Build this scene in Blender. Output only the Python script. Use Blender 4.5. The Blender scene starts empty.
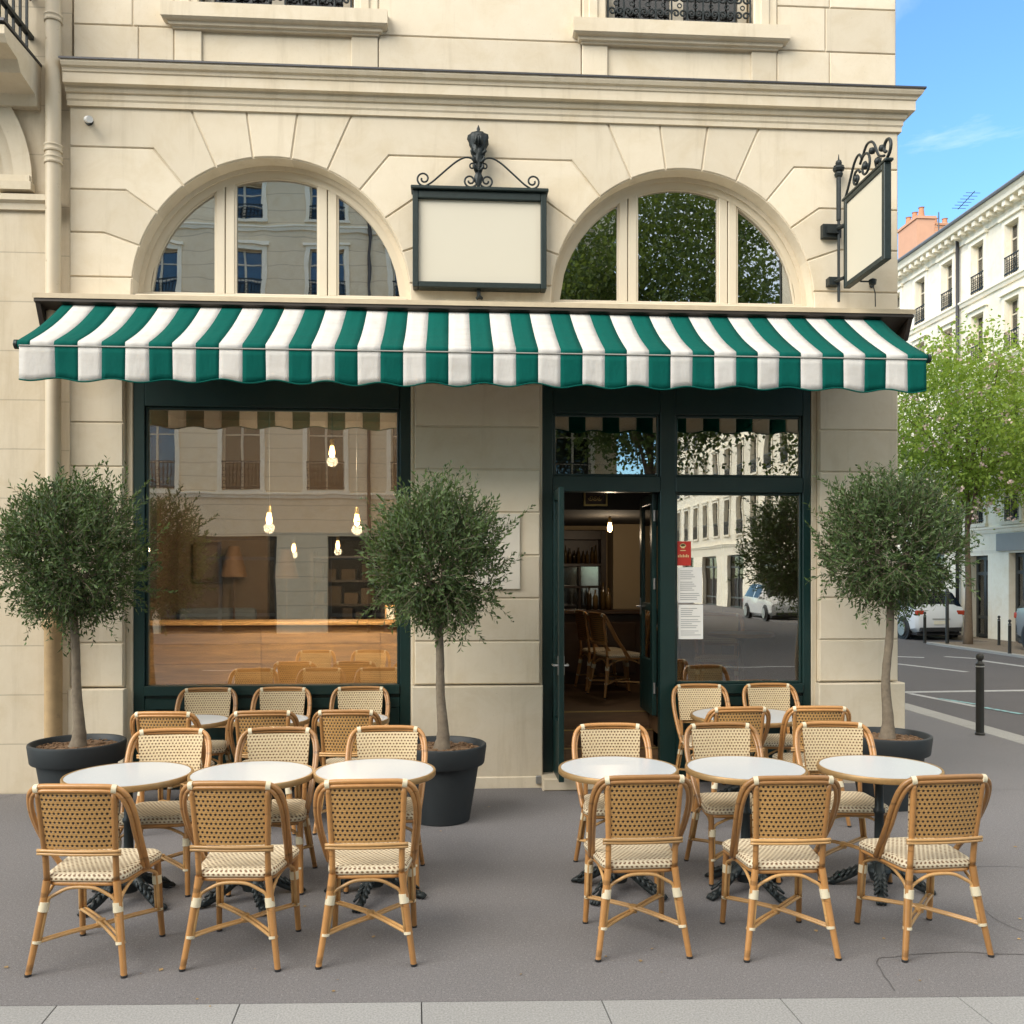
import bpy, math, random
from mathutils import Vector, Matrix, noise
PI = math.pi
rad = math.radians
scn = bpy.context.scene
COL = scn.collection
RNG = random.Random(11)
ORG = {}          # world origin of every thing built in world coordinates


# ---------------------------------------------------------------- mesh builder
class MB:
    """collects shapes and links them as ONE mesh object"""
    def __init__(self):
        self.v, self.f, self.m, self.uv = [], [], [], {}

    def add(self, vs, fs, mi=0, uvs=None):
        o = len(self.v)
        self.v.extend([tuple(p) for p in vs])
        for i, f in enumerate(fs):
            if uvs is not None:
                self.uv[len(self.f)] = uvs[i]
            self.f.append(tuple(o + k for k in f))
            self.m.append(mi)
        return self

    def box(self, x0, x1, y0, y1, z0, z1, mi=0):
        vs = [(x, y, z) for z in (z0, z1) for y in (y0, y1) for x in (x0, x1)]
        return self.add(vs, [(0, 2, 3, 1), (4, 5, 7, 6), (0, 1, 5, 4), (2, 6, 7, 3), (0, 4, 6, 2), (1, 3, 7, 5)], mi)

    def obox(self, c, s, rot=None, mi=0):
        """box of size s centred on c, turned by the Matrix rot"""
        vs = [Vector((x * s[0] / 2, y * s[1] / 2, z * s[2] / 2)) for z in (-1, 1) for y in (-1, 1) for x in (-1, 1)]
        if rot is not None:
            vs = [rot @ p for p in vs]
        vs = [p + Vector(c) for p in vs]
        return self.add(vs, [(0, 2, 3, 1), (4, 5, 7, 6), (0, 1, 5, 4), (2, 6, 7, 3), (0, 4, 6, 2), (1, 3, 7, 5)], mi)

    def tube(self, pts, r, n=8, closed=False, mi=0, cap=True, flat=1.0):
        pts = [Vector(p) for p in pts]
        N = len(pts)
        rs = r if isinstance(r, (list, tuple)) else [r] * N
        tang = []
        for i in range(N):
            if closed:
                t = pts[(i + 1) % N] - pts[i - 1]
            else:
                t = pts[min(i + 1, N - 1)] - pts[max(i - 1, 0)]
            tang.append(t.normalized())
        up = Vector((0, 0, 1)) if abs(tang[0].z) < 0.9 else Vector((1, 0, 0))
        nrm = (up - tang[0] * up.dot(tang[0])).normalized()
        vs = []
        for i in range(N):
            t = tang[i]
            nrm = (nrm - t * nrm.dot(t))
            nrm = nrm.normalized() if nrm.length > 1e-6 else t.orthogonal().normalized()
            b = t.cross(nrm)
            for k in range(n):
                a = 2 * PI * k / n
                vs.append(pts[i] + (nrm * math.cos(a) + b * math.sin(a) * flat) * rs[i])
        fs = []
        for i in range(N if closed else N - 1):
            j = (i + 1) % N
            for k in range(n):
                l = (k + 1) % n
                fs.append((i * n + k, i * n + l, j * n + l, j * n + k))
        if cap and not closed:
            fs.append(tuple(range(n - 1, -1, -1)))
            fs.append(tuple((N - 1) * n + k for k in range(n)))
        return self.add(vs, fs, mi)

    def lathe(self, prof, n=32, c=(0, 0, 0), mi=0, axis='z'):
        vs = []
        for r, z in prof:
            for k in range(n):
                a = 2 * PI * k / n
                p = (r * math.cos(a), r * math.sin(a), z)
                if axis == 'x':
                    p = (p[2], p[0], p[1])
                elif axis == 'y':
                    p = (p[1], p[2], p[0])
                vs.append((p[0] + c[0], p[1] + c[1], p[2] + c[2]))
        fs = []
        for i in range(len(prof) - 1):
            for k in range(n):
                l = (k + 1) % n
                fs.append((i * n + k, i * n + l, (i + 1) * n + l, (i + 1) * n + k))
        fs.append(tuple(range(n - 1, -1, -1)))
        fs.append(tuple((len(prof) - 1) * n + k for k in range(n)))
        return self.add(vs, fs, mi)

    def slab(self, poly, y0, y1, mi=0, cham=0.0):
        """polygon in the XZ plane (counter-clockwise seen from -Y), from y0 (front) back to y1; cham chamfers the front edge"""
        n = len(poly)
        if cham > 0:
            ins = inset(poly, cham)
            vs = [(x, y0, z) for x, z in ins] + [(x, y0 + cham, z) for x, z in poly] + [(x, y1, z) for x, z in poly]
            fs = [tuple(range(n))]
            for i in range(n):
                j = (i + 1) % n
                fs.append((i, n + i, n + j, j))
                fs.append((n + i, 2 * n + i, 2 * n + j, n + j))
            return self.add(vs, fs, mi)
        vs = [(x, y0, z) for x, z in poly] + [(x, y1, z) for x, z in poly]
        fs = [tuple(range(n)), tuple(range(2 * n - 1, n - 1, -1))]
        for i in range(n):
            j = (i + 1) % n
            fs.append((i, n + i, n + j, j))
        return self.add(vs, fs, mi)

    def sweep(self, prof, path, mi=0, cap=True):
        """profile [(out, z)] swept along a horizontal path [(x, y)] with mitred corners; 'out' is to the right of travel"""
        P = [Vector(p) for p in path]
        n = len(prof)
        vs = []
        for i, p in enumerate(P):
            d0 = (P[i] - P[i - 1]).normalized() if i > 0 else (P[1] - P[0]).normalized()
            d1 = (P[i + 1] - P[i]).normalized() if i < len(P) - 1 else d0
            n0 = Vector((d0.y, -d0.x)); n1 = Vector((d1.y, -d1.x))
            b = (n0 + n1).normalized()
            k = 1 / max(0.2, b.dot(n0))
            for o, z in prof:
                q = p + b * (o * k)
                vs.append((q.x, q.y, z))
        fs = []
        for i in range(len(P) - 1):
            for j in range(n):
                l = (j + 1) % n
                fs.append((i * n + j, i * n + l, (i + 1) * n + l, (i + 1) * n + j))
        if cap:
            fs.append(tuple(range(n - 1, -1, -1)))
            fs.append(tuple((len(P) - 1) * n + k for k in range(n)))
        return self.add(vs, fs, mi)

    def build(self, name, mats, parent=None, smooth=False, bevel=0.0, local=False, seg=1, loc=None, auto=None):
        if not isinstance(mats, (list, tuple)):
            mats = [mats]
        vs = self.v
        if parent is not None and not local:
            ox, oy, oz = ORG.get(parent.name, (0, 0, 0))
            vs = [(x - ox, y - oy, z - oz) for x, y, z in vs]
        elif loc is not None and not local:
            vs = [(x - loc[0], y - loc[1], z - loc[2]) for x, y, z in vs]
        me = bpy.data.meshes.new(name)
        me.from_pydata(vs, [], self.f)
        for m in mats:
            me.materials.append(m)
        me.polygons.foreach_set('material_index', self.m)
        if self.uv:
            ul = me.uv_layers.new(name='UVMap')
            for pi, uvs in self.uv.items():
                p = me.polygons[pi]
                for li, uv in zip(p.loop_indices, uvs):
                    ul.data[li].uv = uv
        if smooth:
            me.polygons.foreach_set('use_smooth', [True] * len(me.polygons))
        me.update()
        if auto is not None:
            me.set_sharp_from_angle(angle=rad(auto))
        o = bpy.data.objects.new(name, me)
        COL.objects.link(o)
        if parent is not None:
            o.parent = parent
            ORG[o.name] = ORG.get(parent.name, (0, 0, 0))
        elif loc is not None:
            o.location = loc
            ORG[o.name] = tuple(loc)
        if bevel > 0:
            md = o.modifiers.new('bevel', 'BEVEL')
            md.width = bevel; md.segments = seg; md.limit_method = 'ANGLE'; md.angle_limit = rad(40)
            md.harden_normals = False
        return o


def inset(poly, d):
    n = len(poly)
    out = []
    for i in range(n):
        p0, p1, p2 = Vector(poly[i - 1]), Vector(poly[i]), Vector(poly[(i + 1) % n])
        e0, e1 = (p1 - p0).normalized(), (p2 - p1).normalized()
        n0, n1 = Vector((-e0.y, e0.x)), Vector((-e1.y, e1.x))
        b = n0 + n1
        b = b.normalized() if b.length > 1e-6 else n0
        k = d / max(0.35, b.dot(n0))
        q = p1 + b * k
        out.append((q.x, q.y))
    return out


def rect(x0, x1, z0, z1):
    return [(x0, z0), (x1, z0), (x1, z1), (x0, z1)]


def smooth_path(pts, sub=6):
    """Catmull-Rom through the points"""
    P = [Vector(p) for p in pts]
    P = [P[0] * 2 - P[1]] + P + [P[-1] * 2 - P[-2]]
    out = []
    for i in range(1, len(P) - 2):
        a, b, c, d = P[i - 1], P[i], P[i + 1], P[i + 2]
        for k in range(sub):
            t = k / sub
            out.append(0.5 * ((2 * b) + (c - a) * t + (2 * a - 5 * b + 4 * c - d) * t * t + (3 * b - a - 3 * c + d) * t ** 3))
    out.append(P[-2])
    return out


def spiral(cx, cz, r0, r1, a0, a1, n=22):
    """points (x, z) of a scroll from radius r0 at angle a0 to radius r1 at a1 (degrees)"""
    out = []
    for i in range(n + 1):
        t = i / n
        a = rad(a0 + (a1 - a0) * t); r = r0 + (r1 - r0) * t
        out.append((cx + r * math.cos(a), cz + r * math.sin(a)))
    return out


def tag(o, label=None, cat=None, group=None, kind=None):
    if label: o['label'] = label
    if cat: o['category'] = cat
    if group: o['group'] = group
    if kind: o['kind'] = kind
    return o


def thing(name, label, cat, loc=(0, 0, 0), rz=0.0, group=None):
    o = bpy.data.objects.new(name, None)
    COL.objects.link(o)
    o.empty_display_size = 0.2
    o.location = loc; o.rotation_euler = (0, 0, rz)
    ORG[o.name] = tuple(loc)
    return tag(o, label, cat, group)


def copy_tree(o, parent=None):
    c = o.copy(); COL.objects.link(c)
    c.parent = parent
    for ch in list(o.children):
        copy_tree(ch, c)
    return c


# ---------------------------------------------------------------- materials
def new_mat(name):
    m = bpy.data.materials.new(name)
    m.use_nodes = True
    nt = m.node_tree
    return m, nt, nt.nodes['Principled BSDF'], nt.nodes['Material Output']


def N(nt, kind, **kw):
    n = nt.nodes.new(kind)
    for k, v in kw.items():
        if k.startswith('i_'):
            n.inputs[k[2:].replace('_', ' ')].default_value = v
        elif isinstance(k, str):
            setattr(n, k, v)
    return n


def mix_col(nt, fac, a, b, mode='MIX'):
    n = nt.nodes.new('ShaderNodeMix'); n.data_type = 'RGBA'; n.blend_type = mode
    for sock, val in ((n.inputs[0], fac), (n.inputs[6], a), (n.inputs[7], b)):
        if hasattr(val, 'links') or hasattr(val, 'is_linked'):
            nt.links.new(val, sock)
        elif isinstance(val, (int, float)):
            sock.default_value = val
        else:
            sock.default_value = (*val, 1) if len(val) == 3 else val
    return n.outputs[2]


def math_n(nt, op, a, b=None, c=None, clamp=False):
    n = nt.nodes.new('ShaderNodeMath'); n.operation = op; n.use_clamp = clamp
    for i, v in enumerate((a, b, c)):
        if v is None: continue
        if hasattr(v, 'is_linked'): nt.links.new(v, n.inputs[i])
        else: n.inputs[i].default_value = v
    return n.outputs[0]


def ramp(nt, fac, stops):
    n = nt.nodes.new('ShaderNodeValToRGB')
    cr = n.color_ramp
    while len(cr.elements) < len(stops):
        cr.elements.new(0.5)
    for e, (p, c) in zip(cr.elements, stops):
        e.position = p
        e.color = (*c, 1) if hasattr(c, '__len__') else (c, c, c, 1)
    nt.links.new(fac, n.inputs[0])
    return n.outputs[0]


def coords(nt, which='Object', scale=None):
    t = nt.nodes.new('ShaderNodeTexCoord')
    if scale is None:
        return t.outputs[which]
    m = nt.nodes.new('ShaderNodeMapping')
    m.inputs['Scale'].default_value = scale if hasattr(scale, '__len__') else (scale,) * 3
    nt.links.new(t.outputs[which], m.inputs[0])
    return m.outputs[0]


def noise_n(nt, vec, scale, detail=4, rough=0.55, dist=0.0):
    n = nt.nodes.new('ShaderNodeTexNoise')
    n.inputs['Scale'].default_value = scale; n.inputs['Detail'].default_value = detail
    n.inputs['Roughness'].default_value = rough; n.inputs['Distortion'].default_value = dist
    nt.links.new(vec, n.inputs['Vector'])
    return n.outputs['Fac']


def bump(nt, bsdf, height, strength, dist=0.01, prev=None):
    b = nt.nodes.new('ShaderNodeBump')
    b.inputs['Strength'].default_value = strength; b.inputs['Distance'].default_value = dist
    nt.links.new(height, b.inputs['Height'])
    if prev is not None:
        nt.links.new(prev, b.inputs['Normal'])
    if bsdf is not None:
        nt.links.new(b.outputs[0], bsdf.inputs['Normal'])
    return b.outputs[0]


def scl(c, k):
    return tuple(min(1, x * k) for x in c)


def simple(name, col, rough=0.5, metal=0.0, var=0.12, scale=8.0, bmp=0.0, bscale=60.0, per_object=0.0, per_island=0.0, spec=0.5, dirt=None):
    m, nt, b, out = new_mat(name)
    vec = coords(nt)
    c = mix_col(nt, noise_n(nt, vec, scale, 5), scl(col, 1 - var), scl(col, 1 + var))
    if dirt:
        d = noise_n(nt, vec, dirt[1], 6, 0.65)
        c = mix_col(nt, ramp(nt, d, [(dirt[2], 0.0), (dirt[3], 1.0)]), c, dirt[0])
    if per_object:
        oi = nt.nodes.new('ShaderNodeObjectInfo')
        v = math_n(nt, 'MULTIPLY_ADD', oi.outputs['Random'], 2 * per_object, 1 - per_object)
        c = mix_col(nt, 1.0, c, v, 'MULTIPLY')
    if per_island:
        g = nt.nodes.new('ShaderNodeNewGeometry')
        v = math_n(nt, 'MULTIPLY_ADD', g.outputs['Random Per Island'], 2 * per_island, 1 - per_island)
        c = mix_col(nt, 1.0, c, v, 'MULTIPLY')
    nt.links.new(c, b.inputs['Base Color'])
    b.inputs['Roughness'].default_value = rough
    b.inputs['Metallic'].default_value = metal
    b.inputs['Specular IOR Level'].default_value = spec
    if bmp:
        bump(nt, b, noise_n(nt, vec, bscale, 4), bmp, 0.005)
    return m


def emissive(name, col, strength):
    m, nt, b, out = new_mat(name)
    b.inputs['Base Color'].default_value = (*col, 1)
    b.inputs['Emission Color'].default_value = (*col, 1)
    b.inputs['Emission Strength'].default_value = strength
    return m


def stone(name, col, joint=None, stain=(0.55, 0.72), streak=0.3):
    m, nt, b, out = new_mat(name)
    vec = coords(nt)
    big = noise_n(nt, vec, 0.9, 6, 0.6)
    mid = noise_n(nt, vec, 7.0, 6, 0.65)
    fine = noise_n(nt, vec, 140.0, 3, 0.7)
    c = mix_col(nt, big, scl(col, 0.92), scl(col, 1.06))
    c = mix_col(nt, ramp(nt, mid, [(0.25, 0.0), (0.8, 1.0)]), c, scl((col[0], col[1] * 0.985, col[2] * 0.95), 0.93))
    c = mix_col(nt, math_n(nt, 'MULTIPLY', ramp(nt, fine, [(0.58, 0.0), (0.8, 1.0)]), 0.30), c, scl(col, 0.55))
    pit = noise_n(nt, vec, 55.0, 4, 0.75)
    c = mix_col(nt, math_n(nt, 'MULTIPLY', ramp(nt, pit, [(0.63, 0.0), (0.74, 1.0)]), 0.6), c, scl(col, 0.5))
    gr = noise_n(nt, vec, 2.4, 8, 0.72, 0.6)
    c = mix_col(nt, math_n(nt, 'MULTIPLY', ramp(nt, gr, [(0.48, 0.0), (0.70, 1.0)]), 0.5), c, (col[0] * 0.80, col[1] * 0.74, col[2] * 0.62))
    # weather stains running down the wall
    sv = coords(nt, 'Object', (5.0, 5.0, 0.45))
    sn = noise_n(nt, sv, 1.3, 6, 0.7)
    c = mix_col(nt, math_n(nt, 'MULTIPLY', ramp(nt, sn, [(stain[0], 0.0), (stain[1], 1.0)]), streak), c, scl((col[0] * 0.98, col[1] * 0.93, col[2] * 0.84), 0.68))
    g = nt.nodes.new('ShaderNodeNewGeometry')
    v = math_n(nt, 'MULTIPLY_ADD', g.outputs['Random Per Island'], 0.22, 0.89)
    c = mix_col(nt, 1.0, c, v, 'MULTIPLY')
    h = math_n(nt, 'MULTIPLY_ADD', fine, 0.5, math_n(nt, 'MULTIPLY', mid, 1.0))
    if joint:
        # bed and cross joints of a flat ashlar wall: (axis, course height, block length, width)
        ax, ch, bl, wd = joint
        sep = nt.nodes.new('ShaderNodeSeparateXYZ'); nt.links.new(vec, sep.inputs[0])
        row = math_n(nt, 'DIVIDE', sep.outputs[2], ch)
        fr = math_n(nt, 'FRACT', row)
        jz = math_n(nt, 'LESS_THAN', fr, wd / ch)
        off = math_n(nt, 'MULTIPLY', math_n(nt, 'FLOOR', row), 0.5)
        col_ = math_n(nt, 'FRACT', math_n(nt, 'ADD', math_n(nt, 'DIVIDE', sep.outputs[ax], bl), off))
        jx = math_n(nt, 'LESS_THAN', col_, wd / bl)
        j = math_n(nt, 'MAXIMUM', jz, jx)
        c = mix_col(nt, math_n(nt, 'MULTIPLY', j, 0.55), c, scl(col, 0.5))
        h = math_n(nt, 'SUBTRACT', h, math_n(nt, 'MULTIPLY', j, 3.0))
    nt.links.new(c, b.inputs['Base Color'])
    b.inputs['Roughness'].default_value = 0.88
    b.inputs['Specular IOR Level'].default_value = 0.25
    bump(nt, b, h, 0.35, 0.004)
    return m


def glass(name, tint=(0.9, 0.93, 0.92), refl=0.2, wob=0.02, boost=1.5):
    m, nt, b, out = new_mat(name)
    nt.nodes.remove(b)
    tr = N(nt, 'ShaderNodeBsdfTransparent'); tr.inputs[0].default_value = (*tint, 1)
    gl = N(nt, 'ShaderNodeBsdfGlossy'); gl.inputs['Roughness'].default_value = 0.0
    gl.inputs['Color'].default_value = (0.97, 0.96, 0.94, 1)
    fr = N(nt, 'ShaderNodeFresnel'); fr.inputs[0].default_value = 1.5
    f = math_n(nt, 'MULTIPLY_ADD', fr.outputs[0], boost, refl, clamp=True)
    mx = nt.nodes.new('ShaderNodeMixShader')
    nt.links.new(f, mx.inputs[0]); nt.links.new(tr.outputs[0], mx.inputs[1]); nt.links.new(gl.outputs[0], mx.inputs[2])
    nt.links.new(mx.outputs[0], out.inputs[0])
    if wob:
        vec = coords(nt)
        bp = nt.nodes.new('ShaderNodeBump'); bp.inputs['Strength'].default_value = wob; bp.inputs['Distance'].default_value = 0.02
        nt.links.new(noise_n(nt, vec, 1.7, 2), bp.inputs['Height'])
        nt.links.new(bp.outputs[0], gl.inputs['Normal'])
    return m


def weave(name, base, dot, pitch_u, pitch_v, size=0.30, edge=0.5, soft=0.08):
    """woven cane: staggered dots of a second strand colour between raised strands; UV in metres"""
    m, nt, b, out = new_mat(name)
    uv = coords(nt, 'UV')
    sep = nt.nodes.new('ShaderNodeSeparateXYZ'); nt.links.new(uv, sep.inputs[0])
    v = math_n(nt, 'DIVIDE', sep.outputs[1], pitch_v)
    row = math_n(nt, 'FLOOR', v)
    u = math_n(nt, 'ADD', math_n(nt, 'DIVIDE', sep.outputs[0], pitch_u), math_n(nt, 'MULTIPLY', row, 0.5))
    du = math_n(nt, 'SUBTRACT', math_n(nt, 'FRACT', u), 0.5)
    dv = math_n(nt, 'SUBTRACT', math_n(nt, 'FRACT', v), 0.5)
    # wobble so the holes are not perfectly regular
    wob = noise_n(nt, uv, 60.0, 2)
    d = math_n(nt, 'SQRT', math_n(nt, 'ADD', math_n(nt, 'MULTIPLY', du, du), math_n(nt, 'MULTIPLY', dv, dv)))
    d = math_n(nt, 'ADD', d, math_n(nt, 'MULTIPLY_ADD', wob, 0.22, -0.11))
    mask = ramp(nt, d, [(size - soft, 1.0), (size + soft, 0.0)])
    fib = noise_n(nt, coords(nt, 'UV', (500.0, 60.0, 1.0)), 1.0, 3)
    big = noise_n(nt, uv, 9.0, 4)
    c = mix_col(nt, fib, scl(base, 0.82), scl(base, 1.12))
    c = mix_col(nt, math_n(nt, 'MULTIPLY', big, 0.35), c, (base[0] * 0.75, base[1] * 0.66, base[2] * 0.5))
    # darker line where strands cross
    cross = math_n(nt, 'MULTIPLY', math_n(nt, 'ABSOLUTE', math_n(nt, 'SUBTRACT', math_n(nt, 'FRACT', math_n(nt, 'MULTIPLY', v, 2.0)), 0.5)), 2.0)
    c = mix_col(nt, math_n(nt, 'MULTIPLY', ramp(nt, cross, [(0.72, 0.0), (1.0, 1.0)]), edge), c, scl(base, 0.5))
    c = mix_col(nt, mask, c, dot)
    oi = nt.nodes.new('ShaderNodeObjectInfo')
    c = mix_col(nt, 1.0, c, math_n(nt, 'MULTIPLY_ADD', oi.outputs['Random'], 0.34, 0.82), 'MULTIPLY')
    nt.links.new(c, b.inputs['Base Color'])
    b.inputs['Roughness'].default_value = 0.45
    h = math_n(nt, 'SUBTRACT', math_n(nt, 'MULTIPLY', cross, -0.3), mask)
    bump(nt, b, h, 0.6, 0.004)
    return m


def leaf_mat(name, dark, light, trans=0.25, rough=0.5):
    m, nt, b, out = new_mat(name)
    g = nt.nodes.new('ShaderNodeNewGeometry')
    r = g.outputs['Random Per Island']
    vec = coords(nt)
    c = mix_col(nt, r, dark, light)
    c = mix_col(nt, math_n(nt, 'MULTIPLY', noise_n(nt, vec, 3.0, 3), 0.5), c, scl(dark, 1.1))
    # pale underside
    c = mix_col(nt, math_n(nt, 'MULTIPLY', g.outputs['Backfacing'], 0.35), c, scl((light[0] * 1.1, light[1] * 1.05, light[2] * 1.3), 1.25))
    nt.links.new(c, b.inputs['Base Color'])
    b.inputs['Roughness'].default_value = rough
    tl = N(nt, 'ShaderNodeBsdfTranslucent')
    nt.links.new(mix_col(nt, 1.0, c, (1.0, 1.0, 0.5), 'MULTIPLY'), tl.inputs[0])
    mx = nt.nodes.new('ShaderNodeMixShader'); mx.inputs[0].default_value = trans
    nt.links.new(b.outputs[0], mx.inputs[1]); nt.links.new(tl.outputs[0], mx.inputs[2])
    nt.links.new(mx.outputs[0], out.inputs[0])
    return m


def cane_mat(name, col):
    m, nt, b, out = new_mat(name)
    vec = coords(nt)
    n1 = noise_n(nt, vec, 14.0, 5, 0.6)
    n2 = noise_n(nt, coords(nt, 'Object', (160.0, 160.0, 14.0)), 1.0, 3)
    c = mix_col(nt, n1, scl(col, 0.72), scl(col, 1.3))
    c = mix_col(nt, math_n(nt, 'MULTIPLY', n2, 0.35), c, scl(col, 0.6))
    # scorched growth nodes
    nd = noise_n(nt, coords(nt, 'Object', (6.0, 6.0, 26.0)), 1.0, 2)
    c = mix_col(nt, math_n(nt, 'MULTIPLY', ramp(nt, nd, [(0.64, 0.0), (0.72, 1.0)]), 0.55), c, scl(col, 0.28))
    oi = nt.nodes.new('ShaderNodeObjectInfo')
    c = mix_col(nt, 1.0, c, math_n(nt, 'MULTIPLY_ADD', oi.outputs['Random'], 0.5, 0.75), 'MULTIPLY')
    nt.links.new(c, b.inputs['Base Color'])
    b.inputs['Roughness'].default_value = 0.36
    b.inputs['Coat Weight'].default_value = 0.2
    bump(nt, b, n2, 0.15, 0.003)
    return m
# ---------------------------------------------------------------- palette
M = {}
M['stone'] = stone('limestone', (0.665, 0.59, 0.465), streak=0.42)
M['stone_dark'] = stone('limestone_old', (0.60, 0.525, 0.405), joint=(0, 0.42, 1.05, 0.010), stain=(0.48, 0.7), streak=0.5)
M['stone_trim'] = stone('limestone_trim', (0.64, 0.565, 0.44), streak=0.45)
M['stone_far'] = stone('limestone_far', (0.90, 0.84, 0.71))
M['stone_opp'] = stone('limestone_across', (0.80, 0.68, 0.50), joint=(0, 0.45, 60.0, 0.03))
M['wood_white'] = simple('cream_window_paint', (0.62, 0.55, 0.425), 0.45, var=0.06, scale=5, bmp=0.1)
M['green'] = simple('dark_green_paint', (0.004, 0.023, 0.021), 0.38, var=0.25, scale=4, bmp=0.08, bscale=25)
M['iron'] = simple('black_iron', (0.018, 0.024, 0.025), 0.5, metal=0.3, var=0.4, scale=30, bmp=0.35, bscale=90)
M['iron_green'] = simple('dark_green_iron', (0.012, 0.023, 0.022), 0.45, metal=0.2, var=0.4, scale=30, bmp=0.3, bscale=90)
M['panel'] = simple('cream_sign_board', (0.57, 0.53, 0.43), 0.55, var=0.02, scale=2)
M['white_fabric'] = None
M['zinc'] = simple('zinc_flashing', (0.07, 0.07, 0.075), 0.5, metal=0.6, var=0.3, scale=12)
M['hood_top'] = simple('painted_hood', (0.50, 0.41, 0.28), 0.6, var=0.2, scale=9, bmp=0.15)
M['hood_dark'] = simple('brown_hood_end', (0.028, 0.020, 0.014), 0.5, var=0.3)
M['cane'] = cane_mat('rattan_cane', (0.42, 0.205, 0.066))
M['cane_pale'] = cane_mat('rattan_cane_pale', (0.52, 0.30, 0.115))
M['wrap'] = simple('cream_binding', (0.68, 0.60, 0.43), 0.4, var=0.12, scale=150, per_object=0.08)
M['weave_back'] = weave('cane_weave_back', (0.50, 0.285, 0.10), (0.020, 0.011, 0.006), 0.0225, 0.0220, 0.27, 0.25)
M['weave_front'] = weave('cane_weave_front', (0.74, 0.60, 0.38), (0.15, 0.07, 0.025), 0.0205, 0.0190, 0.26, 0.25)
M['weave_seat'] = weave('cane_weave_seat', (0.78, 0.68, 0.50), (0.17, 0.08, 0.03), 0.0240, 0.0205, 0.28, 0.18, 0.10)
M['table_white'] = simple('white_table_laminate', (0.55, 0.585, 0.615), 0.25, var=0.03, scale=3, dirt=((0.68, 0.70, 0.71), 90.0, 0.55, 0.8))
M['table_rim'] = simple('aged_brass_rim', (0.36, 0.22, 0.09), 0.42, metal=0.35, var=0.3, scale=25, bmp=0.2)
M['pot'] = simple('anthracite_pot', (0.019, 0.024, 0.027), 0.6, var=0.25, scale=6, bmp=0.12, bscale=140)
M['soil'] = simple('bark_soil', (0.16, 0.095, 0.05), 0.95, var=0.6, scale=60, bmp=1.0, bscale=70)
M['bark_olive'] = simple('olive_bark', (0.17, 0.137, 0.098), 0.9, var=0.5, scale=22, bmp=0.9, bscale=45)
M['bark_dark'] = simple('street_tree_bark', (0.14, 0.10, 0.065), 0.9, var=0.4, scale=14, bmp=0.8, bscale=30)
M['olive_leaf'] = leaf_mat('olive_leaf', (0.026, 0.052, 0.014), (0.115, 0.185, 0.052), 0.22, 0.6)
M['green_leaf'] = leaf_mat('fresh_leaf', (0.15, 0.255, 0.035), (0.38, 0.51, 0.10), 0.42, 0.55)
M['mid_leaf'] = leaf_mat('plane_leaf', (0.06, 0.10, 0.03), (0.17, 0.23, 0.06), 0.45, 0.55)
M['blossom'] = simple('pale_pink_blossom', (0.72, 0.55, 0.50), 0.7, var=0.1)
M['asphalt_road'] = None
M['pipe'] = simple('cream_pipe_paint', (0.54, 0.46, 0.335), 0.5, var=0.1, scale=7, bmp=0.1, dirt=((0.28, 0.21, 0.13), 14.0, 0.62, 0.78))
M['pipe_low'] = simple('tan_cast_iron', (0.42, 0.29, 0.15), 0.6, var=0.25, scale=12, bmp=0.25, dirt=((0.20, 0.12, 0.06), 20.0, 0.6, 0.75))
M['glass_shop'] = glass('shop_window_glass', (0.92, 0.91, 0.86), 0.23, 0.02)
M['glass_arch'] = glass('arch_window_glass', (0.6, 0.62, 0.6), 0.40, 0.05)
M['glass_far'] = glass('far_window_glass', (0.62, 0.64, 0.66), 0.06, 0.06, 0.9)
M['glass_dull'] = glass('upper_window_glass', (0.7, 0.7, 0.7), 0.02, 0.02, 0.6)
M['glass_door'] = glass('door_glass', (0.8, 0.82, 0.8), 0.12, 0.02)
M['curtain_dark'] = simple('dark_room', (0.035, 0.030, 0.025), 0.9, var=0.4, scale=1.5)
M['cream_wall'] = simple('cream_plaster', (0.55, 0.42, 0.26), 0.8, var=0.06, scale=3, bmp=0.1)
M['brown_wall'] = simple('brown_plaster', (0.085, 0.055, 0.032), 0.8, var=0.2, scale=2)
M['wood_dark'] = simple('dark_wood', (0.055, 0.028, 0.014), 0.4, var=0.5, scale=7, bmp=0.2)
M['metal_gold'] = simple('brass', (0.42, 0.30, 0.12), 0.35, metal=0.9, var=0.2)
M['steel'] = simple('brushed_steel', (0.45, 0.45, 0.45), 0.35, metal=0.9, var=0.1)
M['paper'] = simple('white_paper', (0.80, 0.80, 0.77), 0.7, var=0.03, scale=3)
M['ink'] = simple('grey_ink', (0.32, 0.33, 0.34), 0.7)
M['red_sign'] = simple('red_sticker', (0.50, 0.035, 0.022), 0.4, var=0.1)
M['cream_ink'] = simple('cream_print', (0.75, 0.62, 0.30), 0.5, var=0.1)
M['plaque'] = simple('white_stone_plaque', (0.66, 0.61, 0.52), 0.6, var=0.05)
M['car_white'] = simple('white_car_paint', (0.72, 0.74, 0.76), 0.2, var=0.02); M['car_white'].node_tree.nodes['Principled BSDF'].inputs['Coat Weight'].default_value = 0.6
M['car_grey'] = simple('silver_car_paint', (0.30, 0.32, 0.34), 0.25, metal=0.5, var=0.03); M['car_grey'].node_tree.nodes['Principled BSDF'].inputs['Coat Weight'].default_value = 0.6
M['car_glass'] = simple('dark_car_glass', (0.012, 0.015, 0.018), 0.05, var=0.1)
M['rubber'] = simple('black_rubber', (0.016, 0.016, 0.017), 0.7, var=0.3)
M['black_plastic'] = simple('black_plastic', (0.02, 0.02, 0.022), 0.5, var=0.2)
M['red_lens'] = simple('red_lens', (0.42, 0.05, 0.02), 0.15, var=0.2)
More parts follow.
